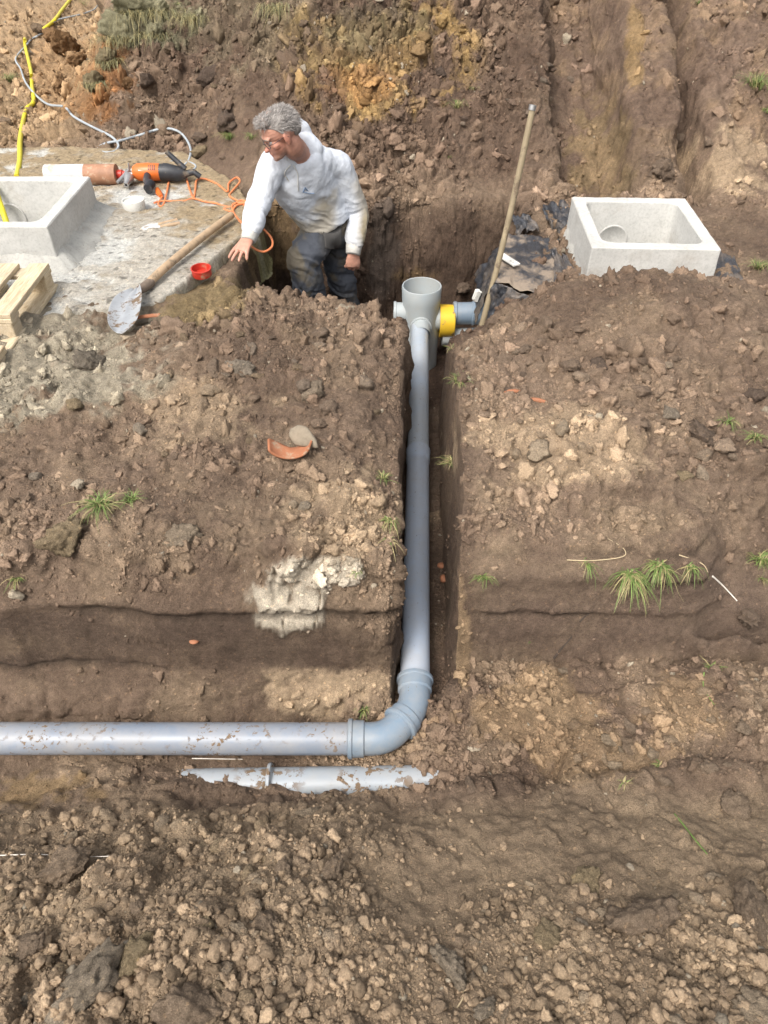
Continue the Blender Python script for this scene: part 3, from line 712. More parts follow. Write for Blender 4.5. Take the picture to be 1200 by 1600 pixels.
# ============================================================ CONCRETE CHAMBERS
def rrect(x0, x1, y0, y1, r, n=5):
    out = []
    for cx, cy, a0 in ((x1 - r, y1 - r, 0), (x0 + r, y1 - r, 90), (x0 + r, y0 + r, 180), (x1 - r, y0 + r, 270)):
        for k in range(n + 1):
            a = R(a0 + 90 * k / n); out.append((cx + r * math.cos(a), cy + r * math.sin(a)))
    return out
def chamber(loc, w, d, h, rz, label, mort, th=.066, deep=.42):
    t = empty('concrete_chamber', loc, label, 'concrete chamber', 'square concrete chambers'); t.rotation_euler = (0, 0, rz)
    V, rings = [], []
    def ring(g, r, z, g2=None):
        n0 = len(V); V.extend([(x, y, z) for x, y in rrect(-w/2 + g, w/2 - g, -d/2 + g, d/2 - g, r)]); rings.append(n0)
    n = 24
    ring(-.012, .012, -.16); ring(-.004, .010, .0); ring(0, .008, h - .006); ring(.005, .008, h)
    ring(th - .005, .06, h); ring(th, .055, h - .006); ring(th + .012, .05, -deep * .3); ring(th + .03, .05, h - deep)
    F = []
    for a, b in zip(rings[:-1], rings[1:]):
        for k in range(n): F.append((a + k, a + (k + 1) % n, b + (k + 1) % n, b + k))
    F.append(tuple(rings[-1] + k for k in range(n)))
    me = mesh_np('wall', V, F); me.set_sharp_from_angle(angle=R(30)); ow = link('wall', me, M_CONC, t); md = ow.modifiers.new('s', 'SUBSURF'); md.subdivision_type = 'SIMPLE'; md.levels = md.render_levels = 4; tx = bpy.data.textures.new('uneven', 'CLOUDS'); tx.noise_scale = .045; tx.noise_depth = 4; md = ow.modifiers.new('d', 'DISPLACE'); md.texture = tx; md.strength = .007; md.mid_level = .5
    # circular knock-out on the inner far wall
    m = MB(); zc = h - .215; yc = d/2 - th - .008
    m.lathe([(-.001, .088), (.006, .088), (.006, .078), (.0015, .074), (.0005, .0005)], (.0 - .10 * w, yc, zc), (0, -1, 0), 36)
    me = mesh_np('knockout', m.V, m.F); link('knockout', me, M_CONC, t)
    # mortar fillet smeared round the foot
    V, F = [], []; m0 = mort; K = 200
    per = []
    for k in range(K):
        u = k / K * 4; s = int(u); q = u - s
        x, y = ((-1 + 2 * q, -1), (1, -1 + 2 * q), (1 - 2 * q, 1), (-1, 1 - 2 * q))[s]
        per.append((x, y))
    for j, (o_, z_) in enumerate(((.001, .55), (.25, .40), (.60, .20), (1, .03), (1.15, -.3))):
        for k, (x, y) in enumerate(per):
            nn = fbm(np.array([[x * 4, y * 4, j * .35 + rz]]), 5, .65)[0] * 1.3
            g = m0 * o_ * (1 + .55 * nn); hh = h * .72 * z_ * (1 + .35 * nn)
            V.append((x * w/2 + np.sign(x) * 0 + x * g, y * d/2 + y * g, hh - .015 + (.006 * nn if j else 0)))
    for j in range(4):
        for k in range(K): F.append((j*K + k, (j+1)*K + k, (j+1)*K + (k+1) % K, j*K + (k+1) % K))
    me = mesh_np('mortar', V, F); link('mortar', me, M_MORTAR, t)
    return t
chamber((-1.72 - .42, 4.145, SLZ), .84, .75, .22, 0, 'open square concrete chamber set in mortar on the pale slab beside the pallet', .11)
chamber((1.375, 3.955, .53), .64, .70, .25, R(-2.5), 'open square concrete chamber on black sheeting behind the right heap', .035)

# ============================================================ PIPES
def pvc(name, col, rough=.32, dirt=.25, sc=75):
    m, nt, b = newmat(name, rough, .5); v = geovec(nt)
    c = mix(nt, col, ramp(nt, noise(nt, 2.2, 4, .5, v), [(.3, .9), (.7, 1.1)]), 1, 'MULTIPLY')
    film = ramp(nt, noise(nt, 5, 9, .75, v), [(.40, 0), (.8, .55)])
    c = mix(nt, c, (.42, .36, .28), film)
    sp = ramp(nt, noise(nt, sc, 4, .7, v, .4), [(.655 - .05 * dirt, 0), (.69 - .05 * dirt, 1)])
    zone = ramp(nt, noise(nt, 5.5, 3, .6, v), [(.40, .0), (.58, 1)])
    spz = mix(nt, (0, 0, 0), sp, zone)
    c = mix(nt, c, (.17, .115, .07), spz); nt.links.new(c, b.inputs['Base Color'])
    nt.links.new(mix(nt, mix(nt, (rough,)*3, (.75,)*3, film), (.95,)*3, spz), b.inputs['Roughness'])
    bump(nt, b, spz, .5, .002)
    return m
M_PVC = pvc('grey_plastic', (.37, .42, .475)); M_PVCH = pvc('dirty_grey_plastic', (.185, .22, .275), .34, 1.7, 48); M_PVCD = pvc('dark_grey_plastic', (.37, .43, .52), .3, .35); M_PVCL = pvc('pale_grey_plastic', (.29, .32, .35), .4, 2.4, 30)
M_SEAL = flat_mat('black_rubber', (.02, .02, .022), .6)
M_YEL = flat_mat('yellow_plastic', (.66, .42, .03), .4, .08, 12, .1, .001, .4, .25)
M_RISER = pvc('riser_grey', (.345, .385, .40), .4, -.3)
def pipe_part(mb, a, b, r, n=40, hollow=False):
    a, b = Vector(a), Vector(b); L = (b - a).length
    mb.lathe([(0, r * .5), (0, r), (L, r), (L, r * .5)], a, b - a, n); return mb
def socket_prof(L, r):     # an enlarged sleeve with the bead that holds its seal
    return [(0, r * .9), (0, r + .003), (.004, r + .0065), (.016, r + .0065), (.020, r + .0045), (L - .012, r + .004), (L, r), (L, r * .8)]
RP = .055
ax1 = np.array([xpipe(1.50), 1.50, 0.]); ax2 = np.array([.2258, 4.215, .012])
dirn = (ax2 - ax1) / np.linalg.norm(ax2 - ax1)
def along(y): return ax1 + (ax2 - ax1) * (y - 1.50) / (4.215 - 1.50)
def pipe(name, a, b, mat, label, group=None, socket=None, r=RP):
    t = empty(name, a, label, 'pipe', group)
    m = MB(); pipe_part(m, a, b, r); m.build('barrel', mat, t)
    if socket:
        c, ax, L = socket; m = MB(); m.lathe(socket_prof(L, r), c, ax, 40); m.build('socket', mat, t)
    return t
yj = GZ(648, 707, 0)[1]
pipe('drain_pipe', along(yj - .05), along(4.20), M_PVC, 'upper length of grey drain pipe running up the narrow trench to the riser', None)
pipe('drain_pipe', along(1.60), along(yj), M_PVCD, 'darker blue grey drain pipe between the pipe bend and the upper length', None, (tuple(along(yj + .005)), tuple(-dirn), .10))
# the bend: two 45 degree elbows
ph = GZ(548, 1151, 0)                       # where the long pipe enters the bend
yh = 1.352; hx = -.125
A0 = np.array([hx, yh, 0]); A3 = along(1.60)
corner1 = np.array([.010, yh, 0]); corner2 = along(1.475)
def arc_pts(p, q, s, rr=.055, k=7):
    p, q, s = map(np.array, (p, q, s)); d1 = (q - p) / np.linalg.norm(q - p); d2 = (s - q) / np.linalg.norm(s - q)
    a, b = q - d1 * rr, q + d2 * rr
    return [a * (1-t)**2 + 2 * q * t * (1-t) + b * t * t for t in np.linspace(0, 1, k)]
mid = (corner1 + corner2) / 2; dm = (corner2 - corner1) / np.linalg.norm(corner2 - corner1)
def elbow(p0, c, p1, label):
    t = empty('pipe_bend', p0, label, 'pipe bend', 'two pipe bends that turn the drain into the trench')
    m = MB(); pts = [np.array(p0)] + arc_pts(p0, c, p1) + [np.array(p1)]
    m.tube(pts, RP + .001, 40, True, up=(0, 0, 1)); m.build('body', M_PVC2, t)
    d = (np.array(c) - np.array(p0)); d = d / np.linalg.norm(d)
    m = MB(); m.lathe([(0, RP), (0, RP+.007), (.004, RP+.013), (.015, RP+.013), (.019, RP+.008), (.055, RP+.007), (.060, RP+.001)], p0, d, 44); m.build('socket', M_PVC2, t)
    return t
M_PVC2 = pvc('bend_grey', (.17, .23, .295), .3, .2)
elbow(A0, corner1, mid + dm * .03, 'grey pipe bend joined to the end of the long pipe')
e2 = elbow(A3, corner2, mid - dm * .0, 'grey pipe bend joined to the lower end of the trench pipe')
m = MB(); m.lathe([(0, RP), (0, RP+.007), (.004, RP+.013), (.015, RP+.013), (.019, RP+.008), (.045, RP+.007), (.050, RP+.001)], mid - dm * .012, dm, 44); m.build('socket', M_PVC2, e2)
pipe('drain_pipe', (hx + .04, yh, 0), (-2.6, yh + .006, -.005), M_PVCH if 'M_PVCH' in globals() else M_PVC, 'long grey drain pipe lying across the trench floor to the left edge')
# the half buried one
q0, q1 = GZ(285, 1196, -.05), GZ(735, 1208, -.055)
t = empty('buried_pipe', q0, 'pale grey pipe half buried in mud in front of the long pipe', 'pipe')
q0[2] = -.104; q1[2] = -.068; q0[1] = 1.236; q1[1] = 1.232
m = MB(); pipe_part(m, q0, q1, RP); m.build('barrel', M_PVCL, t)
cc = GZ(418, 1196, -.03); m = MB(); m.lathe([(0, RP), (0, RP+.004), (.003, RP+.007), (.011, RP+.007), (.014, RP+.002)], (cc[0], 1.2345, -.076), (1, 0, 0), 40); m.build('joint_ring', M_PVCL, t)

# riser (inspection pipe) with its stubs
RX, RY, RZ = .235, 4.33, .015
t = empty('riser_pipe', (RX, RY, -.30), 'upright open topped grey riser pipe with side branches standing in the pit', 'riser pipe')
m = MB(); m.lathe([(-.33, .06), (-.33, .116), (-.13, .117), (.10, .1175), (.125, .121), (.218, .124), (.223, .121), (.222, .115), (.13, .111), (.10, .103), (-.20, .103), (-.20, .001)], (RX, RY, RZ), (0, 0, 1), 64); m.build('body', M_RISER, t)
m = MB(); m.lathe([(-.22, RP), (-.128, RP + .004), (-.128, RP + .012), (-.118, RP + .014), (-.105, RP + .012), (-.10, RP + .006), (-.05, RP + .006)], (RX, RY, RZ), (.02, 1, 0), 40); m.build('front_socket', M_RISER, t)
m = MB(); m.lathe([(-.09, .06), (-.105, .064), (-.155, .064), (-.158, .070), (-.172, .070), (-.174, .064), (-.16, .06), (-.16, .001)], (RX, RY - .01, RZ + .045), (1, 0, 0), 40); m.build('side_stub', M_RISER, t)
bx = RX + .09
m = MB(); m.lathe([(0, .075), (.045, .078), (.05, .075)], (bx, RY, RZ + .0), (1, 0, 0), 40); m.build('branch_stub', M_RISER, t)
m = MB(); m.lathe([(.0, .07), (.0, .104), (.09, .100), (.095, .096), (.095, .05)], (bx + .03, RY - .01, RZ - .012), (1, .0, 0), 40)
yc = m.build('yellow_sleeve', M_YEL, t)
m = MB(); m.lathe([(0, .05), (0, .069), (.006, .074), (.02, .074), (.025, .069), (.115, .069), (.12, .074), (.135, .074), (.14, .069), (.21, .069), (.21, .02)], (bx + .115, RY, RZ + .035), (1, 0, 0), 40); m.build('coupling', M_PVC2, t)
m = MB(); m.lathe([(0, .02), (0, .055), (.5, .055), (.5, .02)], (bx + .05, RY - .03, RZ - .115), (1, .04, 0), 32); m.build('lower_branch', M_RISER, t)
# ============================================================ PALLET
M_WOOD, ntw, bw = newmat('pallet_wood', .8, .25)
_v = objvec(ntw); mp = ntw.nodes.new('ShaderNodeMapping'); mp.inputs['Scale'].default_value = (14, 1.2, 14); ntw.links.new(_v, mp.inputs[0])
_c = ramp(ntw, noise(ntw, 6, 8, .65, mp.outputs[0], 1.2), [(.25, (.30, .21, .12)), (.5, (.52, .42, .28)), (.75, (.66, .57, .42))])
_c = mix(ntw, _c, (.36, .31, .25), ramp(ntw, noise(ntw, 6, 7, .7, _v), [(.5, 0), (.75, .75)])); ntw.links.new(_c, bw.inputs['Base Color']); bump(ntw, bw, noise(ntw, 12, 7, .7, mp.outputs[0]), .5, .003)
t = empty('pallet', (-1.9, 3.2, SLZ), 'weathered wooden pallet lying on the slab at the left edge', 'pallet')
zt = SLZ + .125
for k, x in enumerate((-1.70, -1.85, -2.0, -2.15)):
    m = MB(); m.box((x, 3.255, zt), (.098, .53, .022), rz=.01 * random.uniform(-1, 1), bev=.003, jit=.001); m.build('board', M_WOOD, t, False)
for y in (3.03, 3.47):
    m = MB(); m.box((-1.93, y, zt - .0222), (.56, .09, .022), bev=.003, jit=.001); m.build('crossbar', M_WOOD, t, False)
    for x in (-1.70, -1.95, -2.17):
        m = MB(); m.box((x, y, zt - .0705), (.088, .088, .073), bev=.004, jit=.001); m.build('block', M_WOOD, t, False)
for x in (-1.695, -1.95):
    m = MB(); m.box((x, 3.15, SLZ + .0135), (.10, .76, .022), bev=.003, jit=.001); m.build('runner', M_WOOD, t, False)
m = MB(); m.box((-1.95, 2.80, SLZ + .05), (.62, .09, .035), bev=.003); m.build('crossbar', M_WOOD, t, False)
# ============================================================ SMALL THINGS ON THE SLAB
def S3(px, py, dz=0): return GZ(px, py, SLZ + .004 + dz)
M_OR = flat_mat('orange_rubber', (.62, .20, .075), .5, .1, 20); M_YH = flat_mat('yellow_hose', (.58, .50, .03), .45, .1, 12, 0, 0, .4, .1)
M_GC = flat_mat('grey_cable', (.33, .36, .38), .5, .15); M_BLK = flat_mat('black_plastic', (.025, .026, .03), .5, .3, 40, .1, .001, .5, .25, (.15, .12, .09))
M_ORT = flat_mat('orange_casing', (.60, .13, .02), .4, .1, 20, 0, 0, .5, .15); M_WHT = flat_mat('white_plastic', (.58, .57, .53), .6, .06, 20, .1, .001, .4, .1)
M_RED = flat_mat('red_plastic', (.45, .035, .02), .4, .12, 20, 0, 0, .5, .2, (.4, .2, .12)); M_STEEL = flat_mat('steel', (.42, .41, .40), .38, .15, 30, .1, .001, .5, .2, (.3, .28, .24), .8)
M_SHOV = flat_mat('shovel_blade', (.48, .49, .50), .34, .1, 20, .15, .001, .5, .35, (.20, .14, .09), .55, 16)
M_HAND = flat_mat('ash_handle', (.40, .285, .18), .6, .18, 25, .2, .001, .3, .2, (.24, .18, .12))
M_BAR = flat_mat('rusty_barrel', (.33, .17, .10), .6, .3, 14, .2, .001, .4, .25, (.42, .33, .24)); M_WRAP = flat_mat('cement_crust', (.50, .50, .50), .8, .12, 30, .5, .004, .2, .3, (.45, .38, .30))
M_TERR = flat_mat('terracotta', (.30, .12, .06), .75, .18, 30, .3, .001, .3, .25, (.3, .22, .15)); M_FLAG = cementstuff('flagstone', (.25, .205, .15), .75, .7)
M_SHEET, nts, bs_ = newmat('black_sheeting', .38, .5)
_v = geovec(nts); _f = ramp(nts, noise(nts, 4.5, 9, .72, _v), [(.48, 0), (.70, .8)])
nts.links.new(mix(nts, (.035, .037, .043), (.23, .18, .135), _f), bs_.inputs['Base Color']); nts.links.new(mix(nts, (.3,)*3, (.9,)*3, _f), bs_.inputs['Roughness'])
bump(nts, bs_, noise(nts, 22, 6, .6, _v, 1.0), .7, .02)

# core drill
a, b = S3(72, 276, .05), S3(182, 276, .05); a[2] = b[2] = SLZ + .062; b[1] = a[1] = GZ(120, 288, SLZ)[1]
ax = (b - a) / np.linalg.norm(b - a); L = np.linalg.norm(b - a)
drill = empty('core_drill', (b[0], b[1], SLZ), 'orange core drill with a big rusty cement crusted barrel lying on the slab', 'core drill')
m = MB(); m.lathe([(0, .05), (0, .060), (L * .56, .062), (L * .56, .05)], a, ax, 40); m.build('crusted_barrel', M_WRAP, drill)
m = MB(); m.lathe([(L * .56, .03), (L * .56, .0625), (L, .0625), (L + .002, .05), (L + .002, .001)], a, ax, 40); m.build('core_barrel', M_BAR, drill)
c = a + ax * (L + .002)
m = MB(); m.lathe([(0, .026), (.035, .030), (.04, .022), (.06, .02)], c, ax, 24); m.build('red_flange', M_RED, drill)
m = MB(); m.lathe([(.05, .018), (.06, .026), (.075, .026), (.08, .018), (.13, .018)], c, ax, 20); m.tube([c + ax * .085 + np.array([-.0, -.02, .03]), c + ax * .08 + np.array([-.05, -.12, -.01])], .010, 10); m.tube([c + ax * .085 + [0, 0, .01], c + ax * .09 + [0, 0, .07]], .007, 8); m.build('spindle', M_STEEL, drill)
m = MB(); m.lathe([(0, .018), (.01, .033), (.03, .036), (.07, .020), (.10, .016), (.10, .008)], c + ax * .085 + np.array([0, -.03, -.0]), (.0, -1, -.25), 20); m.build('water_cone', M_STEEL, drill)
h0 = c + ax * .11 + np.array([0, 0, .015])
m = MB(); m.tube([h0, h0 + ax * .03, h0 + ax * .10, h0 + ax * .17, h0 + ax * .20], [.036, .052, .056, .052, .04], 20, True); m.build('motor_housing', M_ORT, drill)
for q in range(4):
    m = MB(); m.box(h0 + ax * (.115 + .012 * q) + [0, -.035, .038], (.005, .035, .006), rx=R(40)); m.build('vent', M_BLK, drill)
m = MB(); m.box(h0 + ax * .07 + [0, -.040, .030], (.045, .003, .022), rx=R(-48)); m.build('label', M_WHT, drill)
h1 = h0 + ax * .17
m = MB(); m.tube([h1, h1 + ax * .05, h1 + ax * .12 + [0, .0, -.01], h1 + ax * .17 + [0, .01, -.01]], [.05, .054, .046, .03], 18); m.tube([h1 + ax * .12 + [0, 0, -.02], h1 + ax * .22 + [0, -.0, .0], h1 + ax * .26 + [0, .0, -.03]], [.022, .020, .018], 12); m.build('rear_grip', M_BLK, drill)
m = MB(); m.tube([h1 + ax * .02 + [0, .03, .03], h1 + ax * .0 + [0, .06, .10], h1 + ax * .13 + [0, .05, .03]][0:1] + [h1 + ax * .16 + [0, .04, .0]], [.018, .016], 12)
m.tube([h1 + ax * .06 + [0, .03, .115], h1 + ax * .17 + [0, .0, .02]], [.016, .018], 12); m.build('support_handle', M_BLK, drill)
m = MB(); m.tube([h0 + ax * .10 + [0, -.03, .0], h0 + ax * .10 + [.005, -.10, -.02], h0 + ax * .125 + [.01, -.18, -.035], h0 + ax * .13 + [.012, -.22, -.042]], [.022, .024, .022, .024], 14)
for q in range(5): m.tube([h0 + ax * .128 + [.01, -.13 - q * .02, -.028], h0 + ax * .128 + [.01, -.138 - q * .02, -.03]], [.028, .028], 14)
m.build('side_handle', M_BLK, drill)
# electric cords and hose
def cord(name, pts, r, mat, label, cat='cord', n=8, k=8):
    P = smooth_path(pts, k); cm = np.array([0, 0, CAM_Z])
    for i, p in enumerate(P):
        x_, y_, _d = proj(p); g_ = hit(x_, y_, 3)[0]; dg, dp = np.linalg.norm(g_ - cm), np.linalg.norm(p - cm)
        if dg - r - .022 < dp < dg + .5: P[i] = cm + (p - cm) / dp * (dg - r - .022)
    P = [P[0]] + [(P[i-1] + 2 * P[i] + P[i+1]) / 4 for i in range(1, len(P) - 1)] + [P[-1]]
    m = MB(); m.tube(P, r, n, True); o = m.build(name, mat, None, origin=P[0]); return setp(o, label, cat)
def zs(pts, sc=1.0, off=(0, 0)):
    """(x, y in an enlarged look at the photograph, height above the surface)"""
    out = []
    for q in pts:
        x, y = off[0] + q[0] / sc, off[1] + q[1] / sc; dz = max(q[2] if len(q) > 2 else 0, .022)
        p = S3(x, y); 
        if p[1] > 5.72: p = Pg(x, y)
        p = p.copy(); p = p + (np.array([0, 0, CAM_Z]) - p) / np.linalg.norm(np.array([0, 0, CAM_Z]) - p) * dz * 1.1; out.append(p)
    return out
cord('extension_cord', zs([(760, 322, .02), (742, 358, .01), (765, 362), (782, 300, .03), (800, 225, .06), (832, 196, .08), (868, 222, .07), (888, 285, .03), (908, 326, .01), (916, 285, .04), (922, 245, .05), (958, 238, .04), (1018, 262, .03), (1066, 298, .03), (1072, 260, .06), (1108, 232, .08), (1124, 252, .07), (1092, 292, .04), (1076, 318, .03), (1120, 345, .03), (1180, 385, .03), (1150, 345, .04), (1120, 342, .04), (1080, 372, .02), (1050, 378, .02), (1085, 390, .03), (1110, 362, .05), (1165, 356, .05), (1176, 400, .05), (1160, 462, .03), (1128, 440, .03), (1090, 385, .03), (1100, 352, .03), (1180, 360, .04), (1240, 420, .04)], 3, (0, 200)), .0062, M_OR, 'orange extension cord looped and knotted on the slab behind the shovel handle')
cord('extension_cord', zs([(722, 352), (760, 342, .02), (860, 342), (905, 330), (960, 345), (1010, 352), (1050, 366), (1085, 372, .01)], 3, (0, 200)), .0062, M_OR, 'straight orange cord running from the drill plug to the knot')
cb = [WY(412, 358, 4.08), WY(424, 372, 4.06), WY(425, 385, 4.02), WY(414, 393, 3.98), WY(402, 391, 3.98), WY(392, 384, 4.0)]
cord('extension_cord', cb, .0062, M_OR, 'loop of orange cord hanging over the pit edge beside the hand of the worker')
m = MB(); pp = zs([(757, 322, .02), (745, 306, .02), (738, 290, .02)], 3, (0, 200)); m.tube(pp, [.012, .02, .016], 14); o = m.build('plug', M_ORT, None, origin=pp[0]); setp(o, 'orange plug at the end of the extension cord below the drill handle', 'plug')
cord('grey_cable', zs([(315, -6), (300, 30), (255, 45), (190, 58), (160, 78), (135, 103), (100, 118), (75, 145), (45, 180), (70, 215), (82, 255), (110, 295), (145, 322), (200, 338), (232, 368), (285, 395), (335, 420), (362, 440), (372, 460), (355, 474), (325, 476), (306, 462), (330, 448), (380, 438), (430, 425), (505, 405, .02), (550, 408, .03), (580, 430, .03), (597, 465, .02), (590, 500, .01), (572, 520)], 2), .0085, M_GC, 'thin grey cable trailing from the top left corner and looping by the drill', 'cable')
cord('grey_cable', zs([(520, 508, .02), (560, 503, .03), (600, 510, .02), (612, 522, .01), (596, 535), (560, 540), (540, 536)], 2), .0075, M_GC, 'short grey cable coil behind the black grip of the drill', 'cable')
def hose(pts, label, r=.017): return cord('yellow_hose', pts, r, M_YH, label, 'hose', 12)
hp = zs([(228, -14), (205, 20), (165, 62), (122, 100)], 2); hose(hp, 'flat yellow hose at the top left corner above the dark clod')
hp = zs([(80, 118), (86, 150), (92, 220), (98, 270), (106, 315), (84, 335), (74, 370), (70, 430), (62, 500), (52, 552)], 2); hose(hp, 'kinked yellow hose running down onto the slab behind the left chamber')
hose([WY(-40, 268, 4.6), WY(-14, 285, 4.45), WY(0, 318, 4.38), WY(7, 338, 4.3), WY(16, 366, 4.25), WY(22, 400, 4.2)], 'yellow hose end dropping into the left concrete chamber')
# tub, cap
p = S3(211, 328)
m = MB(); m.lathe([(0, .001), (0, .062), (.006, .064), (.058, .068), (.062, .066), (.060, .060), (.050, .058), (.050, .001)], p, (0, 0, 1), 40); o = m.build('plastic_tub', M_WHT, None, origin=p); setp(o, 'small round white plastic tub on the slab below the drill', 'tub')
p = S3(316, 430)
m = MB(); m.lathe([(0, .001), (0, .048), (.004, .050), (.034, .050), (.036, .053), (.042, .053), (.042, .047), (.008, .046), (.008, .001)], p, (.0, -.08, 1), 40); o = m.build('red_cap', M_RED, None, origin=p); setp(o, 'round red plastic pipe cap lying open side up on the slab', 'pipe cap')
# shears with two wooden handles
p0, p1 = S3(222, 358, .01), S3(281, 346, .015)
d = (p1 - p0) / np.linalg.norm(p1 - p0); nrm = np.array([-d[1], d[0], 0])
sh = empty('hand_tool', p0, 'cement splashed hand tool with two short wooden handles on the slab', 'hand tool')
for sgn in (-1, 1):
    m = MB(); m.tube([p0 + nrm * .01 * sgn, p0 + d * .05 + nrm * .022 * sgn, p0 + d * .11 + nrm * .02 * sgn], [.006, .016, .009], 10, True, .35); m.build('blade', M_WRAP, sh)
    m = MB(); m.tube([p0 + d * .10 + nrm * .02 * sgn, p0 + d * .14 + nrm * .022 * sgn, p0 + d * .215 + nrm * .028 * sgn], [.009, .011, .012], 12); m.build('handle', M_HAND, sh)
# shovel
k0, k1 = S3(228, 447, .035), S3(362, 336, .045)
shv = empty('shovel', k0, 'shovel with a long wooden handle and a muddy steel blade lying across the slab edge', 'shovel')
pts = smooth_path([k0, k0 + (k1 - k0) * .2 + [0, 0, .012], k0 + (k1 - k0) * .6 + [0, 0, .012], k1], 5)
m = MB(); m.tube(pts, [.021] * (len(pts) - 1) + [.0195], 16); m.build('handle', M_HAND, shv)
T0 = k0; g = [(220, 448, 208, 455), (224, 462, 188, 462), (223, 480, 176, 474), (219, 500, 170, 492), (212, 514, 168, 510), (198, 524, 176, 521)]
V, F = [], []; nu = 13
zz = [.065, .06, .055, .05, .05, .05]
for i, (rx_, ry_, lx_, ly_) in enumerate(g):
    A_, B_ = GZ(lx_, ly_, SLZ + zz[i]), GZ(rx_, ry_, SLZ + zz[i])
    for j in range(nu):
        t_ = j / (nu - 1); q = A_ * (1 - t_) + B_ * t_; q[2] += .020 * (2 * t_ - 1) ** 2 + .010 * math.exp(-((t_ - .5) / .10) ** 2) * (1 - i / 7); V.append(q)
for i in range(len(g) - 1):
    for j in range(nu - 1): F.append((i*nu+j, i*nu+j+1, (i+1)*nu+j+1, (i+1)*nu+j))
m = MB(); m.add(V, F); bl = m.build('blade', M_SHOV, shv); md = bl.modifiers.new('thickness', 'SOLIDIFY'); md.thickness = .003; md = bl.modifiers.new('smooth', 'SUBSURF'); md.levels = md.render_levels = 2
k2 = GZ(206, 468, SLZ + .035); m = MB(); m.tube([k0 + (k1 - k0) * .05, k0, (k0 + k2) / 2 + [0, 0, .01], k2], [.024, .024, .02, .010], 14); m.build('socket', flat_mat('muddy_socket', (.16, .12, .09), .9, .3, 40, .6, .006), shv)
q = [S3(206, 497, .03), S3(238, 493, .035), S3(268, 491, .03)]
m = MB(); m.tube(q, [.008, .009, .008], 8, True, .5); o = m.build('plastic_strip', M_TERR, None, origin=q[0]); setp(o, 'thin reddish plastic strip sticking out of the heap onto the shovel blade', 'strip')

# ============================================================ STAFF, SHEETING, SCRAPS BY THE PIT
s0, s1 = WY(750, 520, 3.66), WY(831, 172, 3.85)
st = empty('wooden_staff', s0, 'tall thin muddy staff leaning upright beside the yellow coupling', 'staff')
pts = [s0 + (s1 - s0) * t + np.array([.012 * math.sin(3 * t), 0, 0]) for t in np.linspace(0, 1, 10)]
M_STAFF = flat_mat('muddy_staff', (.27, .215, .135), .55, .2, 20, .15, .001, .4, .3, (.16, .12, .08))
m = MB(); m.tube(pts, [.017, .0165] + [.0155] * 7 + [.0145], 12, True); m.build('shaft', M_STAFF, st)
dd = (s1 - s0) / np.linalg.norm(s1 - s0); m = MB(); m.lathe([(0, .0145), (0, .018), (.022, .018), (.022, .011), (.004, .010), (.004, .001)], s1, dd, 16); m.build('end_ring', M_STEEL, st)
def sheet(corners, label, seed, amp=.03, nu=40, nv=40, name='plastic_sheet', mat=None, jag=.08, fold=5, fdir=(1, 0), sag=0, bend=None):
    A_, B_, C_, D_ = [np.array(c, float) for c in corners]      # A->B one edge, D->C the other
    V, keep = [], []
    for j in range(nv):
        for i in range(nu):
            u, v = i / (nu - 1), j / (nu - 1) if nu == nv else j / (nv - 1)
            e = fbm(np.array([[u * 4 + seed, v * 4, seed * 1.7]]), 3)[0]; e2 = fbm(np.array([[u * 4, v * 4 + 9, seed * 2.7]]), 3)[0]
            uu, vv = u + jag * e * (1 if 1 else 0), v + jag * e2
            q = (A_ * (1-uu) + B_ * uu) * (1-vv) + (D_ * (1-uu) + C_ * uu) * vv
            w_ = fdir[0] * u + fdir[1] * v
            f = .55 * fbm(np.array([[w_ * fold + .7 * e2, (fdir[1] * u + fdir[0] * v) * .8 + seed, seed]]), 3)[0] + .45 * fbm(np.array([[u * 5 + seed, v * 5, 3.]]), 4)[0]
            nz_ = np.cross(B_ - A_, D_ - A_); nz_ = nz_ / np.linalg.norm(nz_); nz_ = nz_ if nz_[2] > 0 or abs(nz_[2]) < .3 and nz_[1] < 0 else -nz_
            q = q + nz_ * amp * f * 1.6
            if bend: q = q + np.array(bend) * math.sin(math.pi * v)
            V.append(q)
    F = [(j*nu+i, j*nu+i+1, (j+1)*nu+i+1, (j+1)*nu+i) for j in range(nv-1) for i in range(nu-1)]
    m = MB(); m.add(V, F); o = m.build(name, mat or M_SHEET, None, origin=A_, sharp=0); md = o.modifiers.new('thickness', 'SOLIDIFY'); md.thickness = .0015
    return setp(o, label, 'sheet' if name == 'plastic_sheet' else name.split('_')[-1])
# muddy shelf covered in sheeting between pit and chamber, and its curtain into the pit
M_SHEETM = M_SHEET.copy(); M_SHEETM.name = 'muddy_sheeting'
for n_ in M_SHEETM.node_tree.nodes:
    if n_.bl_idname == 'ShaderNodeValToRGB': n_.color_ramp.elements[0].position = .43; n_.color_ramp.elements[1].position = .53; n_.color_ramp.elements[1].color = (1, 1, 1, 1)
sheet([GZ(790, 366, .585), GZ(874, 372, .58), GZ(866, 472, .575), GZ(772, 440, .575)], 'mud covered black sheeting over the earth shelf left of the right chamber', 2, .016, 60, 60, jag=.06, mat=M_SHEETM)
sheet([GZ(794, 366, .58), GZ(774, 440, .572), WY(742, 505, 4.0), WY(744, 430, 4.55)], 'black sheeting hanging in folds down into the pit behind the staff', 5, .035, 60, 36, jag=.03, fold=9)
sheet([GZ(773, 438, .575), GZ(838, 470, .57), WY(800, 500, 3.5), WY(744, 512, 3.72)], 'shiny black sheeting fold beside the foot of the staff', 11, .03, 50, 36, jag=.04, fold=8)
sheet([GZ(842, 322, .60), GZ(892, 316, .62), GZ(898, 360, .57), GZ(866, 368, .56)], 'ragged piece of black sheeting at the back corner of the right chamber', 14, .05, 36, 36, jag=.2)
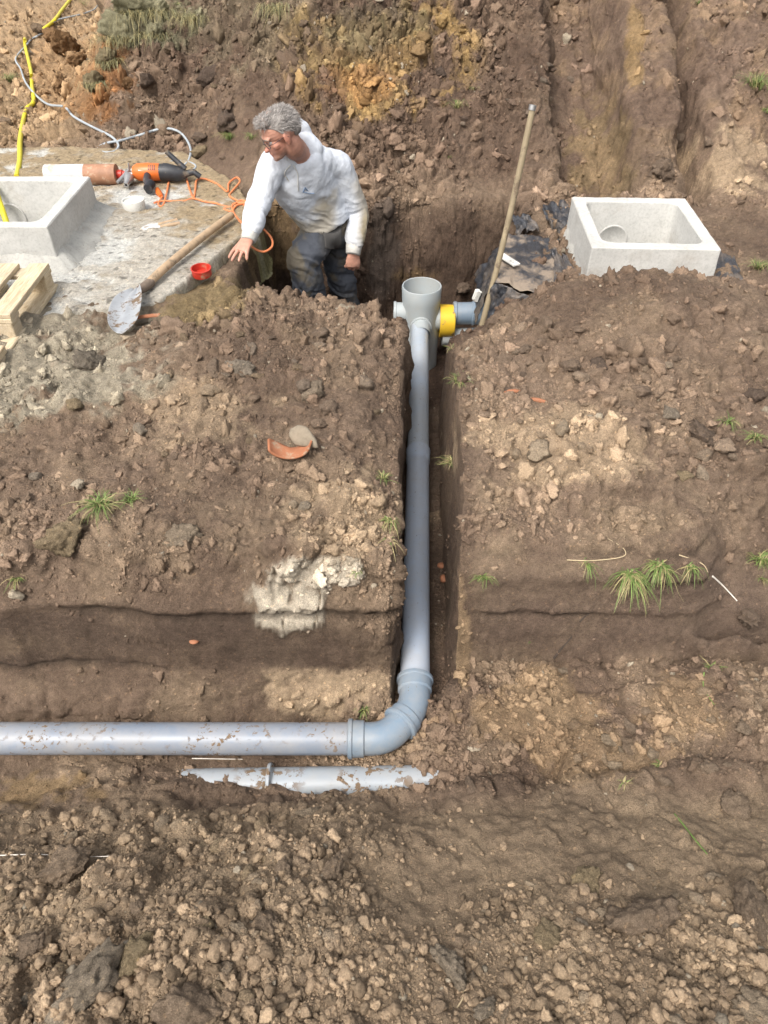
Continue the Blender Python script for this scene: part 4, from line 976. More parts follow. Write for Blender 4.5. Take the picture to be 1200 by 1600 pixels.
sheet([GZ(797, 342, .59), GZ(826, 338, .60), GZ(842, 360, .57), GZ(812, 366, .565)], 'small crumpled scrap of black sheeting behind the white strip', 19, .03, 24, 24, jag=.2)
sheet([GZ(862, 392, .60), GZ(884, 396, .62), GZ(918, 444, .58), GZ(866, 446, .57)], 'rolled edge of black sheeting against the left foot of the chamber', 23, .045, 30, 40, jag=.08)
sheet([GZ(1112, 386, .60), GZ(1150, 400, .58), GZ(1172, 462, .57), GZ(1100, 458, .585)], 'black sheeting with mud at the right foot of the chamber', 29, .03, 40, 40, jag=.12)
c = GZ(795, 406, .612); m = MB(); m.box(c, (.045, .15, .012), rz=R(28), bev=.003); o = m.build('white_strip', M_WHT, None, origin=c); setp(o, 'short flat white plastic strip lying on the sheeting by the staff', 'strip')
c = WY(745, 462, 4.10); m = MB(); m.box(c, (.035, .03, .07), rz=.4, ry=.2, bev=.01, jit=.008); o = m.build('white_foam', M_WHT, None, origin=c); setp(o, 'broken white foam block caught in the sheeting behind the staff', 'foam block')
# terracotta shard with a flat stone leaning in it
P, Nn, _ = hit(458, 722); sp = P + np.array([0, .0, .045])
pA, pB, pC, pD = WY(428, 700, sp[1] + .02), WY(462, 694, sp[1] + .09), WY(500, 724, sp[1] + .02), WY(440, 733, sp[1] - .03)
V = []; NU, NV = 18, 10
for j in range(NV):
    for i in range(NU):
        u, v = i / (NU-1), j / (NV-1); an = R(200) + R(150) * u
        V.append(sp + np.array([-.01 + .085 * math.cos(an) * (1 + .15 * v) * .85, -.02 + .065 * v + .012 * math.sin(9 * u) * (v > .8), .045 + .06 * math.sin(an) * (1 - .15 * v)]))
m = MB(); m.add(V, [(j*NU+i, j*NU+i+1, (j+1)*NU+i+1, (j+1)*NU+i) for j in range(NV-1) for i in range(NU-1)])
o = m.build('terracotta_shard', M_TERR, None, origin=sp); md = o.modifiers.new('thickness', 'SOLIDIFY'); md.thickness = .008; setp(o, 'curved orange terracotta pipe shard lying on the left heap', 'shard')
me = clod_mesh('flat_stone', 79, 3, 14, .05, (1, .66, .2)); me.materials.append(M_FLAG); o = link('flat_stone', me); P2_, _, _ = hit(478, 697); o.location = tuple(P2_ + [0, -.01, .045]); o.scale = (.075, .075, .07); o.rotation_euler = (R(48), R(12), R(-35)); setp(o, 'flat grey brown stone leaning in the orange terracotta shard', 'stone')
def shard(px, py, wpx, label, mat=M_TERR, seed=1, flat=.25, name='terracotta_fragment', cat='fragment', rz=0, rx=0, k=1.0, dz=0):
    P, Nn, _ = hit(px, py); r = wpx * .5 * proj(P)[2] / FPX
    me = clod_mesh(name, seed, 2, 9, .1, (1, k, flat)); me.materials.append(mat); o = link(name, me); o.location = tuple(P + Nn * (r * flat * .3 + dz)); o.scale = (r, r, r); o.rotation_euler = (rx, 0, rz); return setp(o, label, cat)
shard(802, 612, 34, 'long thin orange brown shard on the right heap', seed=5, k=.28, rz=R(5)); shard(840, 626, 30, 'second thin orange shard just below the long one', seed=6, k=.25, rz=R(-18))
shard(694, 904, 16, 'small round terracotta fragment in the trench wall', seed=7, flat=.7); shard(690, 884, 14, 'tiny red fragment above the round one in the trench wall', seed=8, flat=.6)
shard(303, 1004, 18, 'red fragment stuck in the dark band of the left bank', seed=9, flat=.4, k=.5)
shard(595, 1, 14, 'pale fragment at the top edge of the spoil heap', M_FLAG, 10)
M_STRAW = flat_mat('straw', (.46, .36, .22), .8, .2); M_TWIG = flat_mat('dark_root', (.05, .035, .025), .8, .2); M_WTW = flat_mat('pale_stick', (.68, .62, .54), .7, .15); M_GSTEM = flat_mat('green_stem', (.16, .26, .06), .6, .2); M_LEAF = flat_mat('leaf', (.14, .30, .07), .5, .2)
def twig(pts, r, mat, label, name='twig', cat='twig', dz=.004):
    P = [Pg(x, y, dz) for x, y in pts]; m = MB(); P = smooth_path(P, 5); m.tube(P, [r * (1 - .5 * i / len(P)) for i in range(len(P))], 6); o = m.build(name, mat, None, origin=P[0]); return setp(o, label, cat)
twig([(1113, 900), (1130, 918), (1152, 940)], .0035, M_WTW, 'pale straight stick on the right bank by the edge of the photo')
twig([(885, 877), (925, 876), (972, 871), (974, 858), (950, 842)], .0022, M_STRAW, 'long bent dry straw above the grass on the right bank', 'straw', 'straw')
twig([(1060, 870), (1095, 880), (1105, 895)], .002, M_STRAW, 'thin straw between grass tuft and pale stick', 'straw', 'straw')
twig([(866, 1030), (878, 1014), (894, 996)], .005, M_TWIG, 'dark slanting root sticking from the right bank face', 'root', 'root')
twig([(905, 975), (915, 965), (922, 958)], .003, M_TWIG, 'small dark root above the slanting one', 'root', 'root')
twig([(1052, 1275), (1066, 1286), (1084, 1310), (1104, 1333)], .0028, M_GSTEM, 'green plant stem lying in the right foreground', 'plant_stem', 'stem')
twig([(0, 1338), (60, 1337), (130, 1338), (190, 1338)], .0016, M_WTW, 'thin pale string lying across the left foreground', 'string', 'string')
twig([(300, 1187), (340, 1186), (380, 1186)], .002, M_WTW, 'pale root beside the left end of the half buried pipe', 'root', 'root')
twig([(714, 1575), (722, 1560), (724, 1548)], .0018, M_STRAW, 'short straw at the bottom edge', 'straw', 'straw')
twig([(1100, 1050), (1100, 1075), (1115, 1102)], .002, M_GSTEM, 'green stem of the seedling right of the trench floor', 'plant_stem', 'stem')
twig([(1030, 365), (1020, 372)], .002, M_TWIG, 'tiny root by the chamber', 'root', 'root') if 0 else None
# a piece of turf root hair under the sand patch
for k in range(3):
    pass
# ============================================================ GRASS
def grass_mat(name, c0, c1):
    m, nt, b = newmat(name, .55, .35); a = nt.nodes.new('ShaderNodeAttribute'); a.attribute_name = 'Col'
    nt.links.new(a.outputs['Color'], b.inputs['Base Color']); b.inputs['Transmission Weight'].default_value = 0; return m
M_GRASS = grass_mat('grass', 0, 0)
def tuft(px, py, wpx, nb, label, droop=.7, lean=(0, -.3), col=(.12, .17, .045), yel=.25, hmul=1.0, name='grass_tuft', cat='grass tuft', patch=.25):
    P, Nn, _ = hit(px, py); r = wpx * .68 * proj(P)[2] / FPX; nb = int(nb * 1.6); V, F, C = [], [], []
    for k in range(nb):
        a = random.uniform(0, 6.283); b0 = P + np.array([math.cos(a), math.sin(a), 0]) * r * patch * random.random() - Nn * .006
        a2 = random.uniform(0, 6.283); out = np.array([math.cos(a2) + lean[0], math.sin(a2) + lean[1], 0]) * random.uniform(.3, 1.0)
        Ln = r * random.uniform(.7, 1.25) * hmul; wv = random.uniform(.0012, .0027)
        side = np.array([-out[1], out[0], 0]); side = side / (np.linalg.norm(side) + 1e-6) * wv
        cc = np.array(col) * random.uniform(.65, 1.5); 
        if random.random() < yel + .12: cc = np.array([.36, .30, .14]) * random.uniform(.7, 1.1)
        n0 = len(V); kk = 5
        for i in range(kk):
            t = i / (kk - 1); q = b0 + (out * t + Nn * .2 * t) * Ln + np.array([0, 0, 1]) * Ln * (1.0 * t - (droop + .3) * t * t * random.uniform(.85, 1.15))
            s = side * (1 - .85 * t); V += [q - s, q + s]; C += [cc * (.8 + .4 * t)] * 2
        F += [(n0+2*i, n0+2*i+1, n0+2*i+3, n0+2*i+2) for i in range(kk - 1)]
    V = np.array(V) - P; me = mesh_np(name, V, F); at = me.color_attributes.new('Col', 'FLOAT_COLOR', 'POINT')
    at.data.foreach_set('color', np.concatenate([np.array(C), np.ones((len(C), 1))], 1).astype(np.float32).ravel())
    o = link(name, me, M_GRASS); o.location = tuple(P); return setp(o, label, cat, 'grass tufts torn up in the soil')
for g_ in [
 (160, 795, 70, 80, 'bright spiky grass tuft at the left of the left bank'), (205, 782, 40, 30, 'sparser grass tuft right beside the bright spiky one'),
 (597, 748, 34, 26, 'small grass tuft on the left lip of the trench'), (608, 812, 42, 40, 'grass tuft hanging over the left trench lip nearer the camera'), (608, 845, 34, 26, 'yellowish drooping grass under the tuft on the left trench lip'),
 (718, 596, 38, 30, 'grass tuft high on the right lip of the trench'), (704, 724, 40, 34, 'pale green grass tuft halfway along the right trench lip'), (755, 900, 36, 34, 'small grass tuft on the near corner of the right block'),
 (985, 900, 62, 110, 'largest grass tuft drooping over the edge of the right bank'), (1028, 885, 56, 80, 'grass tuft right beside the largest one'), (1080, 885, 40, 26, 'thin grass right of the two big tufts on the right bank'),
 (915, 880, 40, 14, 'few grass blades left of the two big tufts'), (1186, 875, 46, 60, 'grass tuft at the right edge of the right bank'), (1180, 685, 36, 32, 'yellow green grass tuft at the right edge of the right heap'), (1138, 660, 36, 26, 'grass tuft left of the big dark chunk on the right heap'),
 (716, 168, 36, 40, 'grass tuft on the bank above the staff'), (742, 142, 22, 16, 'little grass tuft up and right of the one above the staff'), (1175, 140, 64, 110, 'large dark green grass tuft on the upper right bank'), (1195, 175, 30, 30, 'grass blades at the right edge under the large bank tuft'),
 (358, 216, 36, 70, 'round green grass tuft behind the worker'), (393, 216, 28, 30, 'darker grass tuft touching the head of the worker'), (1184, 420, 40, 50, 'grass tuft beside the sheeting right of the chamber'),
 (14, 128, 34, 50, 'flat green grass patch at the left edge near the hose'), (128, 8, 34, 26, 'grass by the yellow hose at the top'), (1088, 8, 22, 20, 'small grass tuft at the top edge right'), (278, 8, 18, 18, 'small grass tuft at the top of the spoil heap'),
 (28, 905, 38, 24, 'yellowish dry grass at the left edge of the left bank'), (1110, 1045, 34, 18, 'seedling with broad blades right of the trench floor'), (570, 1112, 30, 24, 'tiny grass tuft by the pipe bend'), (1030, 1195, 24, 14, 'few grass blades among the sandy clods'), (975, 1222, 26, 10, 'sparse dry blades at the front of the trench floor'),
 (705, 545, 22, 12, 'few pale blades near the riser on the right lip'), (700, 245, 14, 8, 'single green sprig on the dark bank'), (560, 895, 20, 10, 'short blades by the white sand patch'), (1190, 905, 30, 14, 'dry blades at the right edge below the tuft'), (830, 1005, 14, 6, 'a few short blades on the right bank face')]:
    px, py, w_, nb_, lb = g_
    droop = 1.1 if ('droop' in lb or 'hanging' in lb or 'two big' in lb or 'beside the largest' in lb) else .55
    tuft(px, py, w_, nb_, lb, droop, (0, -.45 if droop > 1 else -.15), yel=.45 if ('yellow' in lb or 'dry' in lb or 'pale' in lb) else .2)
for px, py, w_, lb in ((185, 62, 60, 'dull grass matting over the big rounded sod'), (212, 22, 70, 'dull grass matting on the sod at the top edge'), (172, 98, 40, 'dull drooping grass on the sod below the big one'), (150, 134, 34, 'pale drooping grass on the lowest sod'), (242, 58, 50, 'dull grass right of the big rounded sod'), (262, 22, 60, 'dull grass at the top right of the sod pile'), (305, 30, 50, 'faded grass on the crest right of the sods'), (430, 14, 50, 'faded grass near the top edge of the spoil heap')):
    tuft(px, py, w_, 150, lb, 1.0, (0, -.3), (.17, .165, .085), .4, 1.0, patch=.8)
# torn green sods on the spoil heap
M_SOD = soil_mat('sod', (1, 1, 1), False, True)
for px, py, w_, lb in ((190, 55, 62, 'big rounded grey green sod at the top left of the spoil heap'), (215, 15, 60, 'grey green sod at the top edge of the spoil heap'), (170, 95, 40, 'green sod below the big rounded one'), (152, 130, 36, 'drooping pale green sod low on the left of the heap'), (240, 55, 36, 'pale sod right of the big rounded one'), (255, 20, 40, 'small sod at the top right of the sod pile')):
    o = clod_obj(px, py, w_, 'ochre', lb, 'sod', 'torn green sods on the spoil heap', 'sod', asp=(1, .8, 1.05), sink=.1); o.color = (.225, .205, .125, 1) if py < 80 else (.19, .15, .085, 1)
for px, py, w_, lb in ((105, 72, 46, 'orange brown lump left of the sods'), (85, 60, 34, 'dark orange lump by the yellow hose'), (120, 95, 40, 'rusty orange lump below the sods'), (95, 130, 36, 'orange lump low on the left of the heap'), (200, 128, 26, 'orange lump right of the pale drooping sod')):
    o = clod_obj(px, py, w_, 'ochre', lb, 'clod', 'orange lumps of clay by the hose', 'clay_lump', asp=(1, .9, .9), sink=.2); o.color = (.20, .115, .055, 1)
# ============================================================ THE WORKER
def union(mb, name, voxel, smooth=4, fac=.5):
    """joins overlapping shapes into one continuous surface"""
    me = mesh_np(name + '_raw', np.array(mb.V), mb.F); o = bpy.data.objects.new(name + '_raw', me); COL.objects.link(o)
    md = o.modifiers.new('r', 'REMESH'); md.mode = 'VOXEL'; md.voxel_size = voxel; md.adaptivity = 0
    md = o.modifiers.new('s', 'SMOOTH'); md.iterations = smooth; md.factor = fac
    dg = bpy.context.evaluated_depsgraph_get(); dg.update(); ev = o.evaluated_get(dg)
    out = bpy.data.meshes.new_from_object(ev); out.name = name
    bpy.data.objects.remove(o); return out
def getv(me): a = np.zeros(len(me.vertices) * 3, np.float32); me.vertices.foreach_get('co', a); return a.reshape(-1, 3).astype(float)
def getn(me): a = np.zeros(len(me.vertices) * 3, np.float32); me.vertex_normals.foreach_get('vector', a); return a.reshape(-1, 3).astype(float)
def setv(me, V): me.vertices.foreach_set('co', V.astype(np.float32).ravel()); me.update(); me.polygons.foreach_set('use_smooth', np.full(len(me.polygons), True))
def vcol(me, C):
    at = me.color_attributes.new('Col', 'FLOAT_COLOR', 'POINT'); at.data.foreach_set('color', np.concatenate([np.clip(C, 0, 1), np.ones((len(C), 1))], 1).astype(np.float32).ravel())
def ball(mb, c, r, n=16, M=None):
    V, F = [], []; c = np.array(c, float); r = np.array(r if hasattr(r, '__len__') else (r, r, r), float)
    for i in range(n + 1):
        th = math.pi * i / n
        for k in range(2 * n):
            a = math.pi * k / n; q = np.array([math.sin(th) * math.cos(a), math.sin(th) * math.sin(a), math.cos(th)]) * r
            V.append(c + (M @ q if M is not None else q))
    for i in range(n):
        for k in range(2 * n): F.append((i*2*n+k, (i+1)*2*n+k, (i+1)*2*n+(k+1) % (2*n), i*2*n+(k+1) % (2*n)))
    mb.add(V, F)
def unit(v): v = np.array(v, float); return v / np.linalg.norm(v)
def limb(mb, pts, rad, flat=None, up=None, n=18, k=5):
    P = smooth_path(pts, k); Rr = np.interp(np.linspace(0, len(pts) - 1, len(P)), range(len(pts)), rad)
    Fl = None if flat is None else list(np.interp(np.linspace(0, len(pts) - 1, len(P)), range(len(pts)), flat))
    mb.tube(P, list(Rr), n, True, Fl, up)

HC = WY(437, 209, 4.12)                                   # head centre
hf = unit((-.80, -.36, -.40)); hs_ = unit(np.cross(hf, (0, 0, 1))); hu = np.cross(hs_, hf)
# hs_ points to the side turned away from the camera when positive y
HM = np.stack([hf, hs_, hu], 1)                           # local (forward, side, up) -> world
hd = lambda f, s_, u: HC + HM @ np.array([f, s_, u])
neck = WY(468, 240, 4.27)
shR, elR, wrR = WY(426, 258, 4.22), WY(403, 322, 4.10), WY(389, 372, 3.95)
shL, elL, wrL = WY(527, 262, 4.46), WY(560, 330, 4.50), WY(552, 392, 4.36)
chest, belly, pelvis = WY(474, 282, 4.34), WY(505, 330, 4.45), WY(514, 368, 4.50)
hipR, knR, anR = WY(497, 372, 4.44), WY(475, 408, 4.30), WY(492, 486, 4.36); anR2 = np.array([anR[0] + .03, anR[1] + .12, -.27])
hipL, knL, anL = WY(532, 372, 4.56), WY(530, 420, 4.58), WY(546, 488, 4.62); anL2 = np.array([anL[0] + .01, anL[1] + .10, -.27])
base_pt = np.array([(anR2[0] + anL2[0]) / 2, (anR2[1] + anL2[1]) / 2, -.33])
person = empty('person', base_pt, 'worker in a dirty white hooded sweatshirt leaning in the pit, one hand on the slab', 'person')

def hand(mb, wrist, d, nrm, curls, thumb_side, spread=.12, sc=1.0, thumb=None):
    """palm plus four unequal bent fingers and a thumb; d: towards the fingers, nrm: back of the hand"""
    d = unit(d); nrm = unit(np.array(nrm) - d * np.dot(nrm, d)); s = np.cross(d, nrm) * thumb_side
    pal = [wrist - d * .03 * sc, wrist, wrist + d * .035 * sc, wrist + d * .07 * sc, wrist + d * .092 * sc]
    mb.tube(pal, [.027 * sc, .029 * sc, .040 * sc, .044 * sc, .038 * sc], 14, True, [.8, .66, .48, .42, .40], up=s)
    lens = [.066, .074, .069, .055]
    for i in range(4):
        off = (1.5 - i) * .0235 * sc; fd = unit(d + s * spread * (1.5 - i)); p = wrist + d * (.080 - .006 * abs(i - 1.2)) * sc + s * off
        pts = [p - fd * .02 * sc, p]; a = 0; L = lens[i] * sc
        for seg, fr in enumerate((.45, .30, .25)):
            a += curls[i] * (1.0, 1.1, .8)[seg]; dirn_ = fd * math.cos(a) - nrm * math.sin(a); pts.append(pts[-1] + dirn_ * L * fr)
        limb(mb, pts, [.0095 * sc, .0102 * sc, .0095 * sc, .0085 * sc, .0062 * sc], n=10, k=3)
    t0 = wrist + d * .02 * sc + s * .026 * sc; td = unit(d * .75 + s * .75 - nrm * .25) if thumb is None else unit(thumb)
    limb(mb, [t0 - td * .01, t0 + td * .03 * sc, t0 + td * .055 * sc, t0 + unit(td + d * .5) * .078 * sc], [.014 * sc, .0135 * sc, .011 * sc, .0075 * sc], n=10, k=3)

b = MB()
# head
ball(b, hd(-.014, 0, .030), (.098, .077, .090), 18, HM); ball(b, hd(.030, 0, -.030), (.062, .060, .072), 16, HM); ball(b, hd(.052, 0, -.078), (.036, .040, .030), 12, HM)
ball(b, hd(.072, 0, .022), (.020, .052, .016), 12, HM); ball(b, hd(.082, 0, -.018), (.014, .012, .030), 10, HM); ball(b, hd(.098, 0, -.034), (.016, .014, .012), 10, HM)
ball(b, hd(.083, 0, -.058), (.012, .024, .007), 10, HM); ball(b, hd(.081, 0, -.069), (.011, .021, .007), 10, HM); ball(b, hd(.074, 0, -.094), (.016, .022, .014), 10, HM)
for sg in (-1, 1):
    ball(b, hd(.048, sg * .044, -.022), (.024, .020, .022), 10, HM)
    E = HM @ np.array(Matrix.Rotation(sg * .35, 3, 'Z')); ball(b, hd(-.012, sg * .078, -.008), (.020, .008, .032), 12, E); ball(b, hd(-.006, sg * .078, -.034), (.010, .007, .012), 8, E)
limb(b, [hd(-.02, 0, -.02), hd(-.03, 0, -.085), neck * .6 + hd(-.03, 0, -.08) * .4, neck + [0, .02, -.04]], [.062, .058, .060, .075])
# trunk, arms and legs under the clothes
limb(b, [neck + [0, 0, -.03], chest, belly, pelvis], [.09, .135, .13, .13], [.8, .7, .7, .75], up=(shL - shR))
for A_ in ((shR, elR, wrR), (shL, elL, wrL)): limb(b, A_, [.048, .040, .027])
limb(b, [hipR, knR, anR, anR2], [.075, .058, .050, .038]); limb(b, [hipL, knL, anL, anL2], [.075, .058, .050, .038])
hand(b, wrR, GZ(371, 398, SLZ + .035) - wrR, (-.15, -.25, 1), [.20, .10, .12, .22], 1, .22, 1.08, thumb=(.35, -.55, -.85))
hand(b, wrL, (-.05, -.10, -1), (.35, -.95, 0), [.42, .48, .52, .55], -1, .02, 1.05, thumb=(-.45, -.35, -.9))
me = union(b, 'body', .0042, 3, .5)
V = getv(me); nn = getn(me)
L_ = (V - HC) @ HM
skin = np.array([.44, .225, .16]); C = np.tile(skin, (len(V), 1)) * (1 + .22 * fbm(V * 40, 3)[:, None] + .12 * fbm(V * 130, 2)[:, None])
hd_m = (np.linalg.norm(V - HC, axis=1) < .15)
redm = np.exp(-((L_[:, 0] - .09) ** 2 + (L_[:, 1]) ** 2 + (L_[:, 2] + .03) ** 2) / .0008) + .7 * np.exp(-((L_[:, 0] + .01) ** 2 + (np.abs(L_[:, 1]) - .085) ** 2 + (L_[:, 2] + .01) ** 2) / .001) + .5 * np.exp(-((L_[:, 0] - .05) ** 2 + (np.abs(L_[:, 1]) - .06) ** 2 + (L_[:, 2] + .03) ** 2) / .0012)
C = C * (1 - .5 * np.clip(redm, 0, 1)[:, None]) + np.array([.50, .15, .10]) * .5 * np.clip(redm, 0, 1)[:, None]
beard = hd_m * ss(-.055, -.075, L_[:, 2]) * ss(.0, .03, L_[:, 0]) * ss(-.3, .4, fbm(V * 90, 2)); C = C * (1 - .4 * beard[:, None]) + np.array([.25, .2, .17]) * .4 * beard[:, None]
lips = np.exp(-((L_[:, 0] - .09) ** 2 + (L_[:, 1] / 1.6) ** 2 + ((L_[:, 2] + .0635) * 2.2) ** 2) / .0003); C = C * (1 - .5 * lips[:, None]) + np.array([.34, .10, .08]) * .5 * lips[:, None]
wr_ = hd_m * ss(-.05, .02, L_[:, 2] * 0 + .02) * np.exp(-((L_[:, 0] - .055) / .03) ** 2)
V = V + nn * (.0009 * fbm(V * 110, 3) - .0012 * wr_ * ss(.2, .6, np.sin(L_[:, 2] * 420)) * (L_[:, 2] > -.05) - .0012 * np.exp(-((L_[:, 2] + .0635) / .002) ** 2) * (L_[:, 0] > .07) * (np.abs(L_[:, 1]) < .024) * hd_m)[:, None]
setv(me, V - base_pt); vcol(me, C)
M_SKIN, ns, bsk = newmat('skin', .5, .4); a = ns.nodes.new('ShaderNodeAttribute'); a.attribute_name = 'Col'; ns.links.new(a.outputs['Color'], bsk.inputs['Base Color'])
bsk.inputs['Subsurface Weight'].default_value = .08; bsk.inputs['Subsurface Radius'].default_value = (.01, .004, .002); bump(ns, bsk, noise(ns, 260, 3, .6, objvec(ns)), .15, .001)
link('body', me, M_SKIN, person)
# eyes
for sg in (-1, 1):
    m = MB(); ball(m, hd(.064, sg * .030, -.002), .0125, 10); m.build('eye', flat_mat('eye_white', (.5, .47, .44), .2), person)
# glasses
M_GL = flat_mat('glasses_frame', (.012, .012, .02), .3)
M_LENS, nl, bl_ = newmat('glasses_lens', .05, .5); bl_.inputs['Base Color'].default_value = (.75, .8, .85, 1); bl_.inputs['Transmission Weight'].default_value = .9; bl_.inputs['Alpha'].default_value = .35
m = MB(); ml = MB()
for sg in (-1, 1):
    ring = [hd(.096 - .012 * abs(sg * .032 + .022 * math.cos(a) ) / .05, sg * .032 + .023 * math.cos(a), -.006 + .0155 * math.sin(a) * (1.0)) for a in np.linspace(0, 2 * math.pi, 21)]
    m.tube(ring, .0017, 6, False); ml.add(ring[:-1], [tuple(range(20))])
    m.tube(smooth_path([hd(.087, sg * .055, .002), hd(.06, sg * .077, .004), hd(.0, sg * .084, .006), hd(-.022, sg * .082, -.006)], 4), .0017, 6)
m.tube([hd(.095, -.010, .0), hd(.099, 0, .002), hd(.095, .010, .0)], .0017, 6)
g_ = m.build('glasses', M_GL, person); ml.build('lens', M_LENS, g_, smooth=False, sharp=0)
# hair: a cap with combed strands
h = MB(); ball(h, hd(-.020, 0, .038), (.099, .0795, .083), 24, HM); ball(h, hd(.042, 0, .090), (.046, .056, .032), 14, HM); ball(h, hd(-.075, 0, .0), (.045, .062, .06), 14, HM)
me = union(h, 'hair', .004, 2); V = getv(me); nn = getn(me); L_ = (V - HC) @ HM
cut = ss(.0, .012, (L_[:, 2] - (.058 + .45 * (L_[:, 0] - .055) * (L_[:, 0] > -.01) + (-.05) * ss(.035, -.035, L_[:, 0]) - .055 * ss(-.035, -.07, L_[:, 0]))))
LL = L_ * [16, 60, 30]; LL[:, 2] += L_[:, 0] * 40
n1 = fbm(LL + 3, 3); n2_ = fbm(L_ * 24, 3)
V = V + nn * ((.0035 * n1 + .0035 * n2_ + .002 * ss(.02, .08, L_[:, 0]) * ss(.05, .08, L_[:, 2]))[:, None] - (.030 * (1 - cut))[:, None])
hc = np.array([.27, .245, .225]) * (1 + .35 * n1[:, None]); hc = hc * (1 - .35 * ss(.4, -.3, n2_)[:, None]); front = ss(.0, .09, L_[:, 0]) * ss(.04, .1, L_[:, 2]); hc = hc * (1 - .3 * front[:, None]) + np.array([.22, .13, .09]) * .3 * front[:, None]
setv(me, V - base_pt); vcol(me, hc)
M_HAIR, nh, bh = newmat('grey_hair', .6, .3); a = nh.nodes.new('ShaderNodeAttribute'); a.attribute_name = 'Col'; nh.links.new(a.outputs['Color'], bh.inputs['Base Color'])
bump(nh, bh, noise(nh, 300, 4, .7, objvec(nh)), .6, .003)
hair = link('hair', me, M_HAIR, person)
# loose strands standing off the cap
rr = np.random.RandomState(5); Vs, Fs, Cs = [], [], []
top = np.nonzero((cut > .9) & (L_[:, 2] > .0))[0]
for i in rr.choice(top, 3200):
    p = V[i]; n_ = nn[i]; t_ = unit(hf * -.2 + hu * .3 + rr.normal(size=3) * .28 + hf * (.6 if L_[i, 0] > .05 else -.6) - hu * (.6 if L_[i, 2] < .06 else 0)); dd_ = unit(n_ * .22 + t_ * .9); ln = rr.uniform(.012, .026); s_ = unit(np.cross(dd_, rr.normal(size=3))) * .0009
    n0 = len(Vs); q = p + dd_ * ln * .5; e = p + dd_ * ln - hu * ln * .25; Vs += [p - s_, p + s_, q - s_ * .8, q + s_ * .8, e]; Fs += [(n0, n0+1, n0+3, n0+2), (n0+2, n0+3, n0+4)]; c_ = np.array([.33, .305, .285]) * rr.uniform(.6, 1.6); Cs += [c_] * 5
me = mesh_np('strands', np.array(Vs) - base_pt, Fs); vcol(me, np.array(Cs)); o = link('strands', me, M_HAIR, hair); o['kind'] = 'stuff'
# eyebrow
for sg in (-1, 1):
    m = MB(); m.tube([hd(.090, sg * .014, .020), hd(.088, sg * .032, .026), hd(.074, sg * .052, .020)], [.003, .0042, .002], 6); m.build('eyebrow', flat_mat('eyebrow', (.20, .16, .13), .8), person)

# sweatshirt
hm = MB()
axs = unit(shL - shR)
limb(hm, [neck + [0, 0, -.0], WY(472, 262, 4.31), chest, WY(488, 305, 4.40), belly, WY(513, 348, 4.46)], [.095, .165, .185, .172, .160, .150], [.85, .70, .66, .68, .74, .76], up=axs, n=28)
limb(hm, [(shR * .6 + neck * .4), shR, (shR + elR) / 2, elR, (elR + wrR) / 2, wrR + (elR - wrR) * .12], [.070, .078, .071, .061, .054, .042])
limb(hm, [(shL * .6 + neck * .4), shL, (shL + elL) / 2, elL, (elL + wrL) / 2, wrL + (elL - wrL) * .12], [.075, .084, .076, .067, .058, .045])
# hood lying on the back of the neck
nf = unit(hd(.0, 0, -.1) - neck)
hoodc = neck + np.array([.0, .01, .05])
ring = []
side_v = axs; back_v = unit(np.array([.55, .75, .25]) - side_v * np.dot(side_v, np.array([.55, .75, .25])))
for a in np.linspace(0, 2 * math.pi, 25):
    u_ = math.cos(a); v_ = math.sin(a); bk = max(v_, 0); fr_ = max(-v_, 0)
    ring.append(hoodc + side_v * u_ * (.080 - .022 * fr_) + back_v * (v_ * .078) + np.array([0, 0, 1]) * (.026 * bk - .062 * fr_ - .018))
hm.tube(smooth_path(ring, 3), [.023 + .012 * max(0, math.sin(2 * math.pi * q / 72)) for q in range(73)], 14, True)
ring2 = [q * .5 + (neck + [0, 0, -.04]) * .5 + (q - hoodc) * .42 for q in ring]; hm.tube(smooth_path(ring2, 3), .036, 12, True)
ball(hm, neck + back_v * .075 + side_v * .02 + [.01, 0, -.045], (.115, .075, .085), 14)
ball(hm, neck * .5 + shR * .5 + [0, 0, -.0], .078, 12); ball(hm, neck * .5 + shL * .5 + [0, 0, .0], .082, 12)
me = union(hm, 'sweatshirt', .0055, 7, .5)
V = getv(me); nn = getn(me)
def seg_d(V, a, b_):
    ab = b_ - a; t = np.clip(((V - a) @ ab) / (ab @ ab), 0, 1); return np.linalg.norm(V - a - t[:, None] * ab, axis=1), t
w_el = np.exp(-(np.linalg.norm(V - elR, axis=1) / .11) ** 2) + np.exp(-(np.linalg.norm(V - elL, axis=1) / .12) ** 2)
w_hem = np.exp(-(np.linalg.norm(V - WY(505, 345, 4.4), axis=1) / .17) ** 2)
def folds(V, axis, sc, warp=3.0, seed=0):
    q = V @ unit(axis); return fbm(np.stack([q * sc + warp * .3 * fbm(V * 6 + seed, 2), V[:, 0] * 3, V[:, 2] * 3], 1) + seed, 3)
def ridge(V, axis, sc, warp, seed): return (1 - 2.6 * np.abs(folds(V, axis, sc, warp, seed)))
armR, tR_ = seg_d(V, shR, wrR); armL, tL_ = seg_d(V, shL, wrL); onR, onL = np.exp(-(armR / .09) ** 4), np.exp(-(armL / .10) ** 4)
dsp = .012 * fbm(V * 9 + 4, 3) + .0075 * w_el * (onR * ridge(V, wrR - shR, 26, 4, 3) + onL * ridge(V, wrL - shL + np.array([.12, 0, 0]), 26, 4, 9)) + .009 * w_hem * ridge(V, (.35, .1, 1), 24, 5, 8) + .005 * ridge(V, (.8, .2, .5), 11, 6, 5) * (1 - .5 * np.maximum(onR, onL)) + .006 * np.maximum(onR * ss(.7, 1, tR_), onL * ss(.7, 1, tL_)) * ridge(V, (.2, .1, 1), 40, 3, 12)
V = V + nn * dsp[:, None]
white = np.array([.60, .63, .68]); dirt = np.array([.36, .30, .20])
